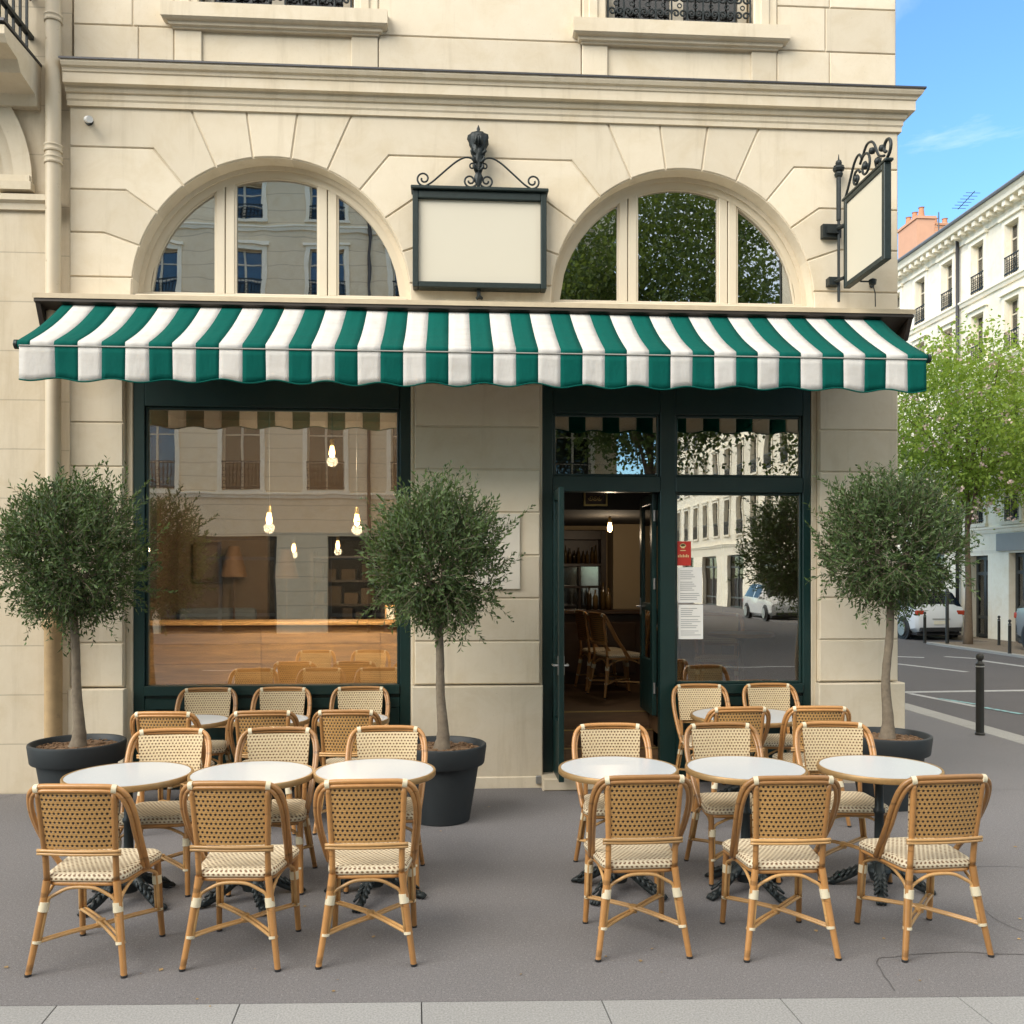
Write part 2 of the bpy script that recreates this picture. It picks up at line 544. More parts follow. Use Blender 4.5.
M['orange_lens'] = simple('orange_lens', (0.45, 0.12, 0.02), 0.15, var=0.2)
M['plate'] = simple('number_plate', (0.75, 0.72, 0.6), 0.4)
M['bollard'] = simple('bollard_paint', (0.028, 0.028, 0.025), 0.45, metal=0.2, var=0.25, scale=12, bmp=0.1)
M['paint_white'] = simple('road_paint', (0.42, 0.42, 0.41), 0.7, var=0.08, scale=6, dirt=((0.22, 0.22, 0.22), 16.0, 0.56, 0.66))
M['paint_teal'] = simple('teal_road_paint', (0.22, 0.42, 0.43), 0.7, var=0.1, scale=6, dirt=((0.17, 0.18, 0.19), 14.0, 0.5, 0.62))
M['slate'] = simple('zinc_roof', (0.13, 0.14, 0.155), 0.55, var=0.15, scale=5)
M['tile_brick'] = None
M['bulb'] = emissive('lit_bulb', (1.0, 0.62, 0.25), 3.5)
M['lampshade'] = simple('orange_lampshade', (0.12, 0.06, 0.022), 0.7, var=0.1)
M['bottle'] = simple('dark_bottle', (0.03, 0.035, 0.02), 0.1, var=0.5, per_island=0.5)
M['shop_grey'] = simple('grey_fascia', (0.30, 0.295, 0.28), 0.6, var=0.06)
M['shop_dark'] = simple('dark_shopfront', (0.045, 0.05, 0.05), 0.4, var=0.3)
M['far_curtain'] = simple('grey_net_curtain', (0.16, 0.155, 0.15), 0.9, var=0.5, scale=1.3)
M['linen'] = simple('white_shade', (0.72, 0.72, 0.70), 0.8, var=0.05, scale=2)
M['grass_seed'] = None


def fabric(name, col, dirty, trans=0.06):
    m, nt, b, out = new_mat(name)
    vec = coords(nt)
    th = noise_n(nt, vec, 420.0, 2)
    cl = noise_n(nt, coords(nt, 'Object', (2.2, 6, 6)), 2.0, 6, 0.65)
    c = mix_col(nt, th, scl(col, 0.88), scl(col, 1.1))
    c = mix_col(nt, math_n(nt, 'MULTIPLY', ramp(nt, cl, [(0.46, 0.0), (0.78, 1.0)]), 0.5), c, dirty)
    nt.links.new(c, b.inputs['Base Color'])
    b.inputs['Roughness'].default_value = 0.9; b.inputs['Specular IOR Level'].default_value = 0.12
    b.inputs['Sheen Weight'].default_value = 0.0
    wr = noise_n(nt, coords(nt, 'Object', (7, 2.5, 3.0)), 1.6, 3)
    n1 = bump(nt, None, wr, 0.35, 0.03)
    bump(nt, b, th, 0.12, 0.002, n1)
    tl = N(nt, 'ShaderNodeBsdfTranslucent'); nt.links.new(mix_col(nt, 1.0, c, (1.0, 0.86, 0.66), 'MULTIPLY'), tl.inputs[0])
    mx = nt.nodes.new('ShaderNodeMixShader'); mx.inputs[0].default_value = trans
    nt.links.new(b.outputs[0], mx.inputs[1]); nt.links.new(tl.outputs[0], mx.inputs[2]); nt.links.new(mx.outputs[0], out.inputs[0])
    return m


M['fab_green'] = fabric('green_awning_cloth', (0.001, 0.088, 0.070), (0.003, 0.070, 0.058))
M['fab_white'] = fabric('white_awning_cloth', (0.72, 0.71, 0.685), (0.54, 0.51, 0.455), 0.28)


def asphalt(name, col, patch=0.2):
    m, nt, b, out = new_mat(name)
    vec = coords(nt)
    f1 = noise_n(nt, vec, 190.0, 2, 0.6)
    f2 = noise_n(nt, vec, 75.0, 3, 0.6)
    bg = noise_n(nt, vec, 0.7, 6, 0.62)
    md = noise_n(nt, vec, 5.0, 5, 0.6)
    c = mix_col(nt, bg, scl(col, 1 - patch), scl(col, 1 + patch))
    c = mix_col(nt, math_n(nt, 'MULTIPLY', md, 0.4), c, scl(col, 0.86))
    c = mix_col(nt, ramp(nt, f1, [(0.38, 0.8), (0.52, 0.0)]), c, scl(col, 0.42))
    c = mix_col(nt, ramp(nt, f2, [(0.53, 0.0), (0.74, 0.5)]), c, scl(col, 1.8))
    # spilled-drink and gum spots
    vo = nt.nodes.new('ShaderNodeTexVoronoi'); vo.inputs['Scale'].default_value = 2.6
    nt.links.new(vec, vo.inputs['Vector'])
    sp = ramp(nt, vo.outputs['Distance'], [(0.018, 0.35), (0.035, 0.0)])
    c = mix_col(nt, sp, c, scl(col, 0.45))
    nt.links.new(c, b.inputs['Base Color'])
    b.inputs['Roughness'].default_value = 0.85
    b.inputs['Specular IOR Level'].default_value = 0.3
    bump(nt, b, math_n(nt, 'ADD', f1, f2), 0.5, 0.004)
    return m


def granite(name, col):
    m, nt, b, out = new_mat(name)
    vec = coords(nt)
    f1 = noise_n(nt, vec, 110.0, 3, 0.7)
    f2 = noise_n(nt, vec, 260.0, 2, 0.6)
    c = mix_col(nt, ramp(nt, f1, [(0.35, 0.0), (0.65, 1.0)]), scl(col, 0.72), scl(col, 1.25))
    c = mix_col(nt, ramp(nt, f2, [(0.62, 0.0), (0.72, 0.7)]), c, scl(col, 0.3))
    c = mix_col(nt, math_n(nt, 'MULTIPLY', noise_n(nt, vec, 3.0, 5), 0.4), c, scl(col, 0.8))
    g = nt.nodes.new('ShaderNodeNewGeometry')
    c = mix_col(nt, 1.0, c, math_n(nt, 'MULTIPLY_ADD', g.outputs['Random Per Island'], 0.16, 0.92), 'MULTIPLY')
    nt.links.new(c, b.inputs['Base Color'])
    b.inputs['Roughness'].default_value = 0.75
    bump(nt, b, f1, 0.3, 0.003)
    return m


M['asphalt'] = asphalt('pavement_asphalt', (0.192, 0.184, 0.186))
M['asphalt_road'] = asphalt('road_asphalt', (0.125, 0.117, 0.118))
M['granite'] = granite('granite_kerb', (0.30, 0.30, 0.295))
M['kerb'] = granite('pale_kerb', (0.33, 0.32, 0.295))


def wood(name, col, along=(1.2, 14, 14), rough=0.45):
    m, nt, b, out = new_mat(name)
    n1 = noise_n(nt, coords(nt, 'Object', along), 2.2, 6, 0.62, 0.4)
    n2 = noise_n(nt, coords(nt, 'Object', (along[0] * 3, along[1] * 6, along[2] * 6)), 2.5, 3)
    c = mix_col(nt, ramp(nt, n1, [(0.3, 0.0), (0.7, 1.0)]), scl(col, 0.62), scl(col, 1.25))
    c = mix_col(nt, math_n(nt, 'MULTIPLY', n2, 0.35), c, scl(col, 0.5))
    g = nt.nodes.new('ShaderNodeNewGeometry')
    c = mix_col(nt, 1.0, c, math_n(nt, 'MULTIPLY_ADD', g.outputs['Random Per Island'], 0.3, 0.85), 'MULTIPLY')
    nt.links.new(c, b.inputs['Base Color'])
    b.inputs['Roughness'].default_value = rough
    bump(nt, b, n1, 0.1, 0.003)
    return m


M['counter_wood'] = wood('honey_oak_boards', (0.52, 0.31, 0.13))
M['floor_wood'] = wood('dark_floor_boards', (0.12, 0.065, 0.03))


def brick(name, c1, c2, mortar):
    m, nt, b, out = new_mat(name)
    t = nt.nodes.new('ShaderNodeTexBrick')
    t.inputs['Color1'].default_value = (*c1, 1); t.inputs['Color2'].default_value = (*c2, 1); t.inputs['Mortar'].default_value = (*mortar, 1)
    t.inputs['Scale'].default_value = 1.0
    t.inputs['Brick Width'].default_value = 0.30; t.inputs['Row Height'].default_value = 0.11; t.inputs['Mortar Size'].default_value = 0.012
    mp = nt.nodes.new('ShaderNodeMapping'); mp.inputs['Rotation'].default_value = (rad(90), 0, 0)
    nt.links.new(coords(nt), mp.inputs[0]); nt.links.new(mp.outputs[0], t.inputs['Vector'])
    nt.links.new(t.outputs['Color'], b.inputs['Base Color'])
    b.inputs['Roughness'].default_value = 0.9
    return m


M['tile_brick'] = brick('chimney_brick', (0.50, 0.22, 0.11), (0.36, 0.17, 0.09), (0.45, 0.35, 0.26))
M['terracotta'] = simple('terracotta', (0.42, 0.19, 0.10), 0.8, var=0.2)
M['salmon'] = simple('salmon_render', (0.50, 0.27, 0.17), 0.85, var=0.1, scale=4)
# ================================================================= THE CORNER BUILDING
bld = thing('corner_building', 'cream stone corner building with arched windows and dark green cafe shopfront', 'building', (0.4, 0.0, 0.0))
XL, XR = -3.27, 4.05
ZC0, ZC1 = 5.90, 6.24            # cornice
AR = 1.19; AZ = 4.31             # arch radius and springing height
ARCH = (-1.555, 2.075)
ANG = (174.2, 160.65, 144.95, 129.25, 113.55)
COURSE = (4.06, 4.43, 4.81, 5.18, 5.545, ZC0)


def arc_pt(c, a, r=AR):
    return (c + r * math.cos(rad(a)), AZ + r * math.sin(rad(a)))


def arc(c, a0, a1, r=AR, n=6):
    return [arc_pt(c, a0 + (a1 - a0) * i / n, r) for i in range(n + 1)]


def ray_pt(c, a, z):
    r = (z - AZ) / math.sin(rad(a))
    return arc_pt(c, a, r)


def arch_side(c, k, left=True):
    """boundary of course k towards the arch, bottom to top, for the masonry left of it"""
    if k == 0:
        p = [(c - AR, 4.06)] + arc(c, 180, ANG[0], n=2)
    else:
        p = arc(c, ANG[k - 1], ANG[k])
        if k >= 2:
            p = [ray_pt(c, ANG[k - 1], COURSE[k])] + p
        p = p + ([ray_pt(c, ANG[k], COURSE[k + 1])])
    if not left:
        p = [(2 * c - x, z) for x, z in p]
    return p


blocks = []
for k in range(5):
    z0, z1 = COURSE[k], COURSE[k + 1]
    sl = lambda x: [(x, z0), (x, z1)]
    for Lb, Rb in ((sl(XL), arch_side(ARCH[0], k)),
                   (arch_side(ARCH[0], k, False), arch_side(ARCH[1], k)),
                   (arch_side(ARCH[1], k, False), sl(XR))):
        blocks.append(Rb + Lb[::-1])
for c in ARCH:
    for hi, lo in ((113.55, 97.85), (97.85, 82.15), (82.15, 66.45)):
        blocks.append(arc(c, hi, lo, n=4) + [ray_pt(c, lo, ZC0), ray_pt(c, hi, ZC0)])
# piers and the band above the shopfronts
ZP = [0.906 + 0.379 * k for k in range(8)] + [3.63]
PIERS = ((XL, -2.815), (-0.325, 0.785), (3.315, XR))
for x0, x1 in PIERS:
    for a, b in zip(ZP[:-1], ZP[1:]):
        if b - a > 0.05:
            blocks.append(rect(x0, x1, a, b))
for a, b in ((3.63, 3.845), (3.845, 4.06)):
    for x0, x1 in ((XL, -1.7), (-1.7, 0.5), (0.5, 2.3), (2.3, XR)):
        blocks.append(rect(x0, x1, a, b))
# first-floor masonry
UPW = ((-2.17, -0.88), (1.40, 2.70))
UPS = ((-2.40, -0.64), (1.16, 2.94))
UZ = [ZC1 - 0.02, 6.62, 7.02, 7.42, 7.82, 8.22, 8.62, 9.02, 9.4]
up_blocks = []
for i, (a, b) in enumerate(zip(UZ[:-1], UZ[1:])):
    segs = [(XL + 0.02, UPS[0][0]), (UPS[0][1], UPS[1][0]), (UPS[1][1], XR)]
    for j, (x0, x1) in enumerate(segs):
        if j == 1:
            up_blocks.append(rect(x0, x1, a, b))
        else:
            xm = (-2.75 if i % 2 else -2.70) if j == 0 else (3.39 if i % 2 else 3.43)
            up_blocks += [rect(x0, xm, a, b), rect(xm, x1, a, b)]
wall = MB()
G = 0.0065
for p in blocks:
    wall.slab(inset(p, G), 0.0, 0.03, cham=0.006)
    wall.slab(p, 0.013, 0.30)
for p in up_blocks:
    wall.slab(inset(p, G * 0.8), 0.04, 0.065, cham=0.006)
    wall.slab(p, 0.052, 0.32)
# plinth stones
for x0, x1 in PIERS:
    a = x0 - (0.0 if x0 == XL else 0.02); b = x1 + (0.045 if x1 == XR else 0.02)
    wall.slab(rect(a, b, 0.0, 0.895), -0.045, 0.31, cham=0.01)
    wall.slab(rect(a, b, -0.13, 0.10), -0.057, 0.29, cham=0.008)
# solid work under and round the two lunettes, stone lining of their arches
for c in ARCH:
    wall.slab(rect(c - AR, c + AR, 4.063, 4.30), 0.16, 0.32)
    ring = arc(c, 180, 0, AR + 0.02, 28) + arc(c, 0, 180, AR - 0.028, 28)
    wall.slab(ring, 0.17, 0.30, cham=0.012)
w_main = wall.build('wall', M['stone'], bld)

# the masses behind: side wall, back wall, the floors above
mass = MB()
mass.box(XR - 0.28, XR - 0.004, 0.302, 12.0, -0.13, 9.4)
mass.box(XL, XL + 0.14, 0.302, 12.0, -0.13, 9.4)
mass.box(XL + 0.141, XR - 0.281, 11.7, 12.0, -0.13, 9.4)
mass.box(XL, XR, 0.05, 12.0, 9.402, 15.5)
mass.build('upper_storeys', M['stone_far'], bld)
sd = MB()
for k in range(4):
    for yy in (2.2, 4.6, 7.0, 9.4):
        if k > 0:
            sd.box(XR - 0.002, XR + 0.05, yy - 0.62, yy + 0.62, 3.3 * k + 3.3 + 0.3, 3.3 * k + 3.3 + 0.42)
sd.build('side_sill', M['stone_trim'], bld)
mass = MB(); mass.box(XL + 0.2, XR - 0.3, 1.6, 11.6, 3.75, 9.3)
mass.build('inner_core', M['curtain_dark'], bld)
roof = MB(); roof.add([(XL, 0.0, 15.5), (XR + 0.2, 0.0, 15.5), (XR + 0.2, 12, 15.5), (XL, 12, 15.5), (XL, 2.0, 18.0), (XR - 1.6, 2.0, 18.0), (XR - 1.6, 10, 18.0), (XL, 10, 18.0)],
                      [(0, 1, 5, 4), (1, 2, 6, 5), (2, 3, 7, 6), (4, 5, 6, 7), (3, 0, 4, 7)])
roof.build('roof', M['slate'], bld)

# cornice with mitred return
prof = [(-0.05, 5.885), (0.03, 5.885), (0.03, 5.925), (0.045, 5.94), (0.045, 5.985), (0.07, 5.99), (0.085, 6.01), (0.085, 6.035), (0.15, 6.04), (0.15, 6.125), (0.165, 6.13),
        (0.175, 6.155), (0.205, 6.165), (0.225, 6.19), (0.225, 6.212), (-0.05, 6.245)]
prof = [(o * 0.72 if o > 0 else o, z) for o, z in prof][::-1]
cor = MB().sweep(prof, [(XL - 0.01, 0.0), (XR, 0.0), (XR, 12.0)])
cor.build('cornice', M['stone_trim'], bld)
ld = MB().sweep([(-0.045, 6.2475), (0.169, 6.2145), (0.169, 6.207), (0.175, 6.207), (0.175, 6.222), (-0.045, 6.256)], [(XL - 0.02, 0.0), (XR, 0.0), (XR, 12.0)])
ld.build('lead_flashing', M['zinc'], bld)


# ---------------------------------------------------------------- lunette windows
def lunette(c, mull):
    R0, R1, zb = AR - 0.03, AR - 0.085, 4.345
    f = MB()
    f.slab(arc(c, 180, 0, R0, 30) + arc(c, 0, 180, R1, 30), 0.205, 0.27, cham=0.006)
    f.slab(rect(c - R0, c + R0, 4.303, zb + 0.02), 0.19, 0.275, cham=0.006)
    r2 = R1 + 0.004
    for s in (-1, 1):
        x = c + s * mull
        for a, b in ((x - 0.082, x - 0.004), (x + 0.004, x + 0.082)):
            near = min(abs(a - c), abs(b - c))
            f.slab(rect(a, b, zb + 0.021, AZ + math.sqrt(r2 ** 2 - near ** 2) + 0.01), 0.211, 0.268, cham=0.006)
    # inner sash edge of each light
    fr = f.build('window', M['wood_white'], bld)
    def clip(x0, x1):
        pts = [(x0, zb + 0.02), (x1, zb + 0.02)]
        n = 14
        for i in range(n + 1):
            x = x1 + (x0 - x1) * i / n
            d = R1 * R1 - (x - c) ** 2
            pts.append((x, max(zb + 0.03, AZ + math.sqrt(max(0.0, d)))))
        return pts
    xe = math.sqrt(R1 ** 2 - 0.06 ** 2)
    for a, b in ((c - xe, c - mull - 0.083), (c - mull + 0.083, c + mull - 0.083), (c + mull + 0.083, c + xe)):
        P = clip(a, b)
        g = MB(); g.slab(P, 0.248, 0.252)
        pn = g.build('pane', M['glass_arch'], fr)
        I = inset(P, 0.013)
        s = MB()
        n = len(P)
        vs = [(x, 0.222, z) for x, z in P] + [(x, 0.222, z) for x, z in I] + [(x, 0.247, z) for x, z in I]
        fs = []
        for i in range(n):
            j = (i + 1) % n
            fs += [(i, j, n + j, n + i), (n + i, n + j, 2 * n + j, 2 * n + i)]
        s.add(vs, fs)
        s.build('sash', M['wood_white'], fr)
    # sill
    sl = MB(); sl.slab(rect(c - AR + 0.02, c + AR - 0.02, 4.262, 4.3), 0.02, 0.19, cham=0.008)
    sl.build('sill', M['stone_trim'], fr)
    # dim room behind: white roller blind half down behind one light, dark curtains
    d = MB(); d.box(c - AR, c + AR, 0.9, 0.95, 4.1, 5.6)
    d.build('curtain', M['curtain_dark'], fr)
    return fr


lw = lunette(ARCH[0], 0.450)
rw = lunette(ARCH[1], 0.465)


# ---------------------------------------------------------------- first-floor windows with ironwork
def upper_window(x0, x1, s0, s1):
    t = MB()
    for a, b in ((s0, x0 - 0.02), (x1 + 0.02, s1)):              # moulded jambs
        t.slab(rect(a + 0.005, b, 6.79, 9.2), 0.03, 0.3, cham=0.012)
        m = (a + b) / 2
        t.slab(rect(m - 0.05, m + 0.035, 6.80, 9.18), 0.012, 0.035, cham=0.01)
    t.slab(rect(s0 + 0.004, s1 - 0.004, 9.201, 9.39), 0.02, 0.3, cham=0.01)
    # panel under the sill between two flat blocks
    t.slab(rect(s0 + 0.004, s0 + 0.235, ZC1, 6.635), 0.035, 0.3, cham=0.006)
    t.slab(rect(s1 - 0.235, s1 - 0.004, ZC1, 6.635), 0.035, 0.3, cham=0.006)
    t.slab(rect(s0 + 0.236, s1 - 0.236, ZC1, 6.635), 0.058, 0.3)
    w = t.build('window', M['stone_trim'], bld)
    s = MB()
    s.sweep([(-0.06, 6.60), (0.02, 6.60), (0.03, 6.615), (0.05, 6.62), (0.06, 6.645), (0.085, 6.65), (0.105, 6.665), (0.105, 6.785), (-0.06, 6.80)][::-1],
            [(s0 + 0.02, 0.28), (s0 + 0.02, 0.035), (s1 - 0.02, 0.035), (s1 - 0.02, 0.28)])
    s.build('sill', M['stone_trim'], w)
    # ironwork guard
    r = MB()
    for z in (6.815, 7.70):
        r.box(x0, x1, 0.045, 0.075, z, z + 0.03)
    L = x1 - x0
    n = 9
    for i in range(n + 1):
        x = x0 + L * i / n
        r.tube([(x, 0.06, 6.83), (x, 0.06, 7.71)], 0.009, 6)
    for i in range(n):
        cx = x0 + L * (i + 0.5) / n
        for cz, k in ((6.925, 1), (7.07, -1), (7.25, 1), (7.45, -1)):
            for s_ in (-1, 1):
                P = spiral(cx + s_ * 0.034, cz, 0.036, 0.008, 90 - 90 * s_, 90 - 90 * s_ + 420 * s_ * k, 16)
                r.tube([(x, 0.06, z) for x, z in P], 0.0095, 6)
        P = spiral(cx, 6.995, 0.02, 0.018, 0, 350, 8)
        r.tube([(x, 0.058, z) for x, z in P], 0.006, 5)
    r.build('balcony_railing', M['iron'], w)
    fr = MB()
    xm = (x0 + x1) / 2
    for a, b in ((x0, x0 + 0.08), (xm - 0.06, xm + 0.06), (x1 - 0.08, x1)):
        fr.box(a, b, 0.16, 0.22, 6.80, 9.2)
    for z in (6.8, 7.25, 8.2):
        fr.box(x0 + 0.081, xm - 0.061, 0.162, 0.218, z, z + 0.07); fr.box(xm + 0.061, x1 - 0.081, 0.162, 0.218, z, z + 0.07)
    fr.build('frame', M['wood_white'], w, bevel=0.004)
    g = MB(); g.box(x0 + 0.02, x1 - 0.02, 0.19, 0.195, 6.80, 9.2)
    g.build('pane', M['glass_dull'], w)
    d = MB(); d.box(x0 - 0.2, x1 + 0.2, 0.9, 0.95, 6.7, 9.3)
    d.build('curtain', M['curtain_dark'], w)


for (a, b), (c, d) in zip(UPW, UPS):
    upper_window(a, b, c, d)


# ---------------------------------------------------------------- shopfronts
def jamb(x0, x1):
    j = MB(); j.slab(rect(x0, x1, 0.0, 3.629), 0.045, 0.30, cham=0.008)
    return j


jm = MB()
for x0, x1 in ((-2.813, -2.752), (-0.358, -0.327), (0.787, 0.808), (3.262, 3.313)):
    jm.slab(rect(x0, x1, 0.0, 3.629), 0.05, 0.30, cham=0.006)
jm.build('door_jamb', M['stone_trim'], bld)

s = MB()                                                            # left: one big window
s.box(-2.75, -2.655, 0.055, 0.15, 0.0, 3.628); s.box(-0.455, -0.36, 0.055, 0.15, 0.0, 3.628)
s.box(-2.654, -0.456, 0.050, 0.15, 3.335, 3.628)
s.box(-2.654, -0.456, 0.035, 0.15, 0.82, 0.905)                     # sill rail
s.box(-2.654, -0.456, 0.075, 0.15, 0.0, 0.819)                      # bottom board
s.box(-2.654, -0.456, 0.055, 0.0745, 0.70, 0.79); s.box(-2.654, -0.456, 0.055, 0.0745, 0.02, 0.14)
s.box(-2.654, -2.56, 0.056, 0.0745, 0.141, 0.699); s.box(-0.55, -0.456, 0.056, 0.0745, 0.141, 0.699)
s.box(-1.60, -1.51, 0.056, 0.0745, 0.141, 0.699)
for a, b in ((-2.654, -2.63), (-0.48, -0.456)):
    s.box(a, b, 0.075, 0.13, 0.906, 3.334)
s.box(-2.629, -0.481, 0.075, 0.13, 3.31, 3.334)
sf = s.build('shopfront', M['green'], bld, bevel=0.005)
g = MB(); g.box(-2.629, -0.481, 0.098, 0.104, 0.906, 3.309)
g.build('pane', M['glass_shop'], sf)

s = MB()                                                            # right: door, fixed window, two transom lights
s.box(0.81, 0.905, 0.055, 0.15, 0.11, 3.628); s.box(1.872, 2.012, 0.05, 0.16, 0.0, 3.628); s.box(3.185, 3.26, 0.055, 0.15, 0.0, 3.628)
s.box(0.906, 1.871, 0.052, 0.15, 3.315, 3.628); s.box(2.013, 3.184, 0.052, 0.15, 3.315, 3.628)
s.box(0.906, 1.871, 0.045, 0.15, 2.615, 2.755); s.box(2.013, 3.184, 0.047, 0.15, 2.615, 2.755)
s.box(2.013, 3.184, 0.035, 0.15, 0.80, 0.885); s.box(2.013, 3.184, 0.075, 0.15, 0.0, 0.799)
s.box(2.013, 3.184, 0.055, 0.0745, 0.69, 0.77); s.box(2.013, 3.184, 0.055, 0.0745, 0.02, 0.14)
s.box(2.013, 2.10, 0.056, 0.0745, 0.141, 0.689); s.box(3.10, 3.184, 0.056, 0.0745, 0.141, 0.689)
for x0, x1, z0, z1 in ((0.906, 1.871, 2.756, 3.314), (2.013, 3.184, 2.756, 3.314), (2.013, 3.184, 0.886, 2.614)):
    s.box(x0, x0 + 0.022, 0.075, 0.13, z0, z1); s.box(x1 - 0.022, x1, 0.075, 0.13, z0, z1)
    s.box(x0 + 0.0225, x1 - 0.0225, 0.075, 0.13, z0, z0 + 0.022); s.box(x0 + 0.0225, x1 - 0.0225, 0.075, 0.13, z1 - 0.022, z1)
sf2 = s.build('shopfront', M['green'], bld, bevel=0.005)
for x0, x1, z0, z1 in ((0.929, 1.848, 2.779, 3.291), (2.036, 3.161, 2.779, 3.291), (2.036, 3.161, 0.909, 2.591)):
    g = MB(); g.box(x0, x1, 0.098, 0.104, z0, z1)
    g.build('pane', M['glass_shop'], sf2)


def door_leaf(x, y0, y1, z0, z1):
    """a glazed leaf standing edge-on to the street"""
    d = MB(); t = 0.022
    a, b = min(y0, y1), max(y0, y1)
    d.box(x - t, x + t, a, a + 0.085, z0, z1); d.box(x - t, x + t, b - 0.085, b, z0, z1)
    d.box(x - t, x + t, a + 0.0855, b - 0.0855, z1 - 0.09, z1); d.box(x - t, x + t, a + 0.0855, b - 0.0855, z0, z0 + 0.5)
    d.box(x - t, x + t, a + 0.0855, b - 0.0855, z0 + 0.95, z0 + 1.02)
    lf = d.build('door', M['green'], bld, bevel=0.004)
    g = MB(); g.box(x - 0.003, x + 0.003, a + 0.086, b - 0.086, z0 + 0.501, z1 - 0.091)
    g.build('pane', M['glass_door'], lf)
    h = MB()
    e = a if y0 > y1 else b
    ee = e + (0.04 if e == a else -0.04)
    for s_ in (-1, 1):
        h.tube([(x + s_ * 0.02, ee, z0 + 0.98), (x + s_ * 0.06, ee, z0 + 0.98), (x + s_ * 0.062, ee + (0.1 if e == a else -0.1), z0 + 0.98)], 0.009, 8)
    h.box(x - 0.027, x + 0.027, ee - 0.02, ee + 0.02, z0 + 0.9, z0 + 1.06)
    h.build('handle', M['steel'], lf)
    hg = MB()
    for z in (z0 + 0.25, z0 + 1.2, z1 - 0.2):
        hg.tube([(x, (b if y0 > y1 else a), z - 0.05), (x, (b if y0 > y1 else a), z + 0.05)], 0.013, 8)
    hg.build('hinge', M['steel'], lf)


door_leaf(0.925, 0.05, -0.42, 0.125, 2.61)
door_leaf(1.845, 0.165, 0.72, 0.59, 2.61)

st = MB()
st.slab(rect(0.79, 1.92, 0.0, 0.11), -0.20, 0.13, cham=0.012)
st.build('doorstep', M['stone_trim'], bld)
st = MB()
st.box(0.906, 1.871, 0.131, 0.34, 0.0, 0.30); st.box(0.906, 1.871, 0.341, 0.55, 0.0, 0.43)
sp = st.build('entrance_steps', M['floor_wood'], bld)
nz = MB()
for y, z in ((0.131, 0.30), (0.341, 0.43), (0.551, 0.57)):
    nz.box(0.907, 1.870, y - 0.008, y + 0.03, z, z + 0.008)
nz.build('nosing', M['metal_gold'], sp)

# drainpipe with collars
dp = MB()
px, py = -3.365, -0.085
dp.tube([(px, py, 1.52), (px, py, 12.0)], 0.062, 20)
pipe = dp.build('drainpipe', M['pipe'], bld, smooth=True, auto=50)
for z in (5.38, 5.48, 6.58, 8.5, 9.8):
    c = MB()
    c.lathe([(0.062, z - 0.035), (0.074, z - 0.03), (0.076, z - 0.018), (0.068, z - 0.008), (0.068, z + 0.008), (0.076, z + 0.018), (0.074, z + 0.03), (0.062, z + 0.035)], 20, (px, py, 0))
    c.build('collar', M['pipe'], pipe, smooth=True, auto=40)
lo = MB()
lo.lathe([(0.068, 0.0), (0.07, 0.30), (0.072, 1.40), (0.085, 1.42), (0.092, 1.44), (0.092, 1.48), (0.082, 1.495), (0.09, 1.51), (0.094, 1.55), (0.088, 1.57), (0.06, 1.575)], 22, (px, py, 0))
lo.tube([(px, py, 0.13), (px + 0.02, py - 0.04, 0.06), (px + 0.06, py - 0.12, 0.035)], 0.07, 14)
lo.build('pipe_foot', M['pipe_low'], pipe, smooth=True, auto=50)
# strip of old wall between the two houses
gp = MB(); gp.box(-3.42, XL - 0.001, 0.07, 0.4, -0.13, 15.4)
gp.build('party_strip', M['stone_dark'], bld)

# ---------------------------------------------------------------- the cafe rooms
rm = MB()
rm.box(-3.12, 3.70, 0.552, 5.6, 0.42, 0.57)
rm.box(-3.12, 0.9, 0.16, 0.551, 0.42, 0.57); rm.box(1.88, 3.70, 0.17, 0.551, 0.42, 0.57)
rm.build('cafe_floor', M['floor_wood'], bld)
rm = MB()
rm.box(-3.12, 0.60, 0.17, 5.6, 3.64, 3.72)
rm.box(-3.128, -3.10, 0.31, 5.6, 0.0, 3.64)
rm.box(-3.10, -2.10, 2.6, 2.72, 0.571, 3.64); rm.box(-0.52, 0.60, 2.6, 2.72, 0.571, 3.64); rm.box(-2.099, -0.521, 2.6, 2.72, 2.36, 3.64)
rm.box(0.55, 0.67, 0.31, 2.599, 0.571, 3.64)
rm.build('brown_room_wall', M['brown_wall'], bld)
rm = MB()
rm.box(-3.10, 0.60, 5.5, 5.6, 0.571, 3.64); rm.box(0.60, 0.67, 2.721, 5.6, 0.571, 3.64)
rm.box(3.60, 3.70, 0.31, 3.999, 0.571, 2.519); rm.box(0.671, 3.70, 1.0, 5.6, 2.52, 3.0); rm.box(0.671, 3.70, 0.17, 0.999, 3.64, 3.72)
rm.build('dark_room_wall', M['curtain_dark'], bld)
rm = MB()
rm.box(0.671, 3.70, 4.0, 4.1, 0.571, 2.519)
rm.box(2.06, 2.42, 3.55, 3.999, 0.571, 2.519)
rm.build('cream_room_wall', M['cream_wall'], bld)
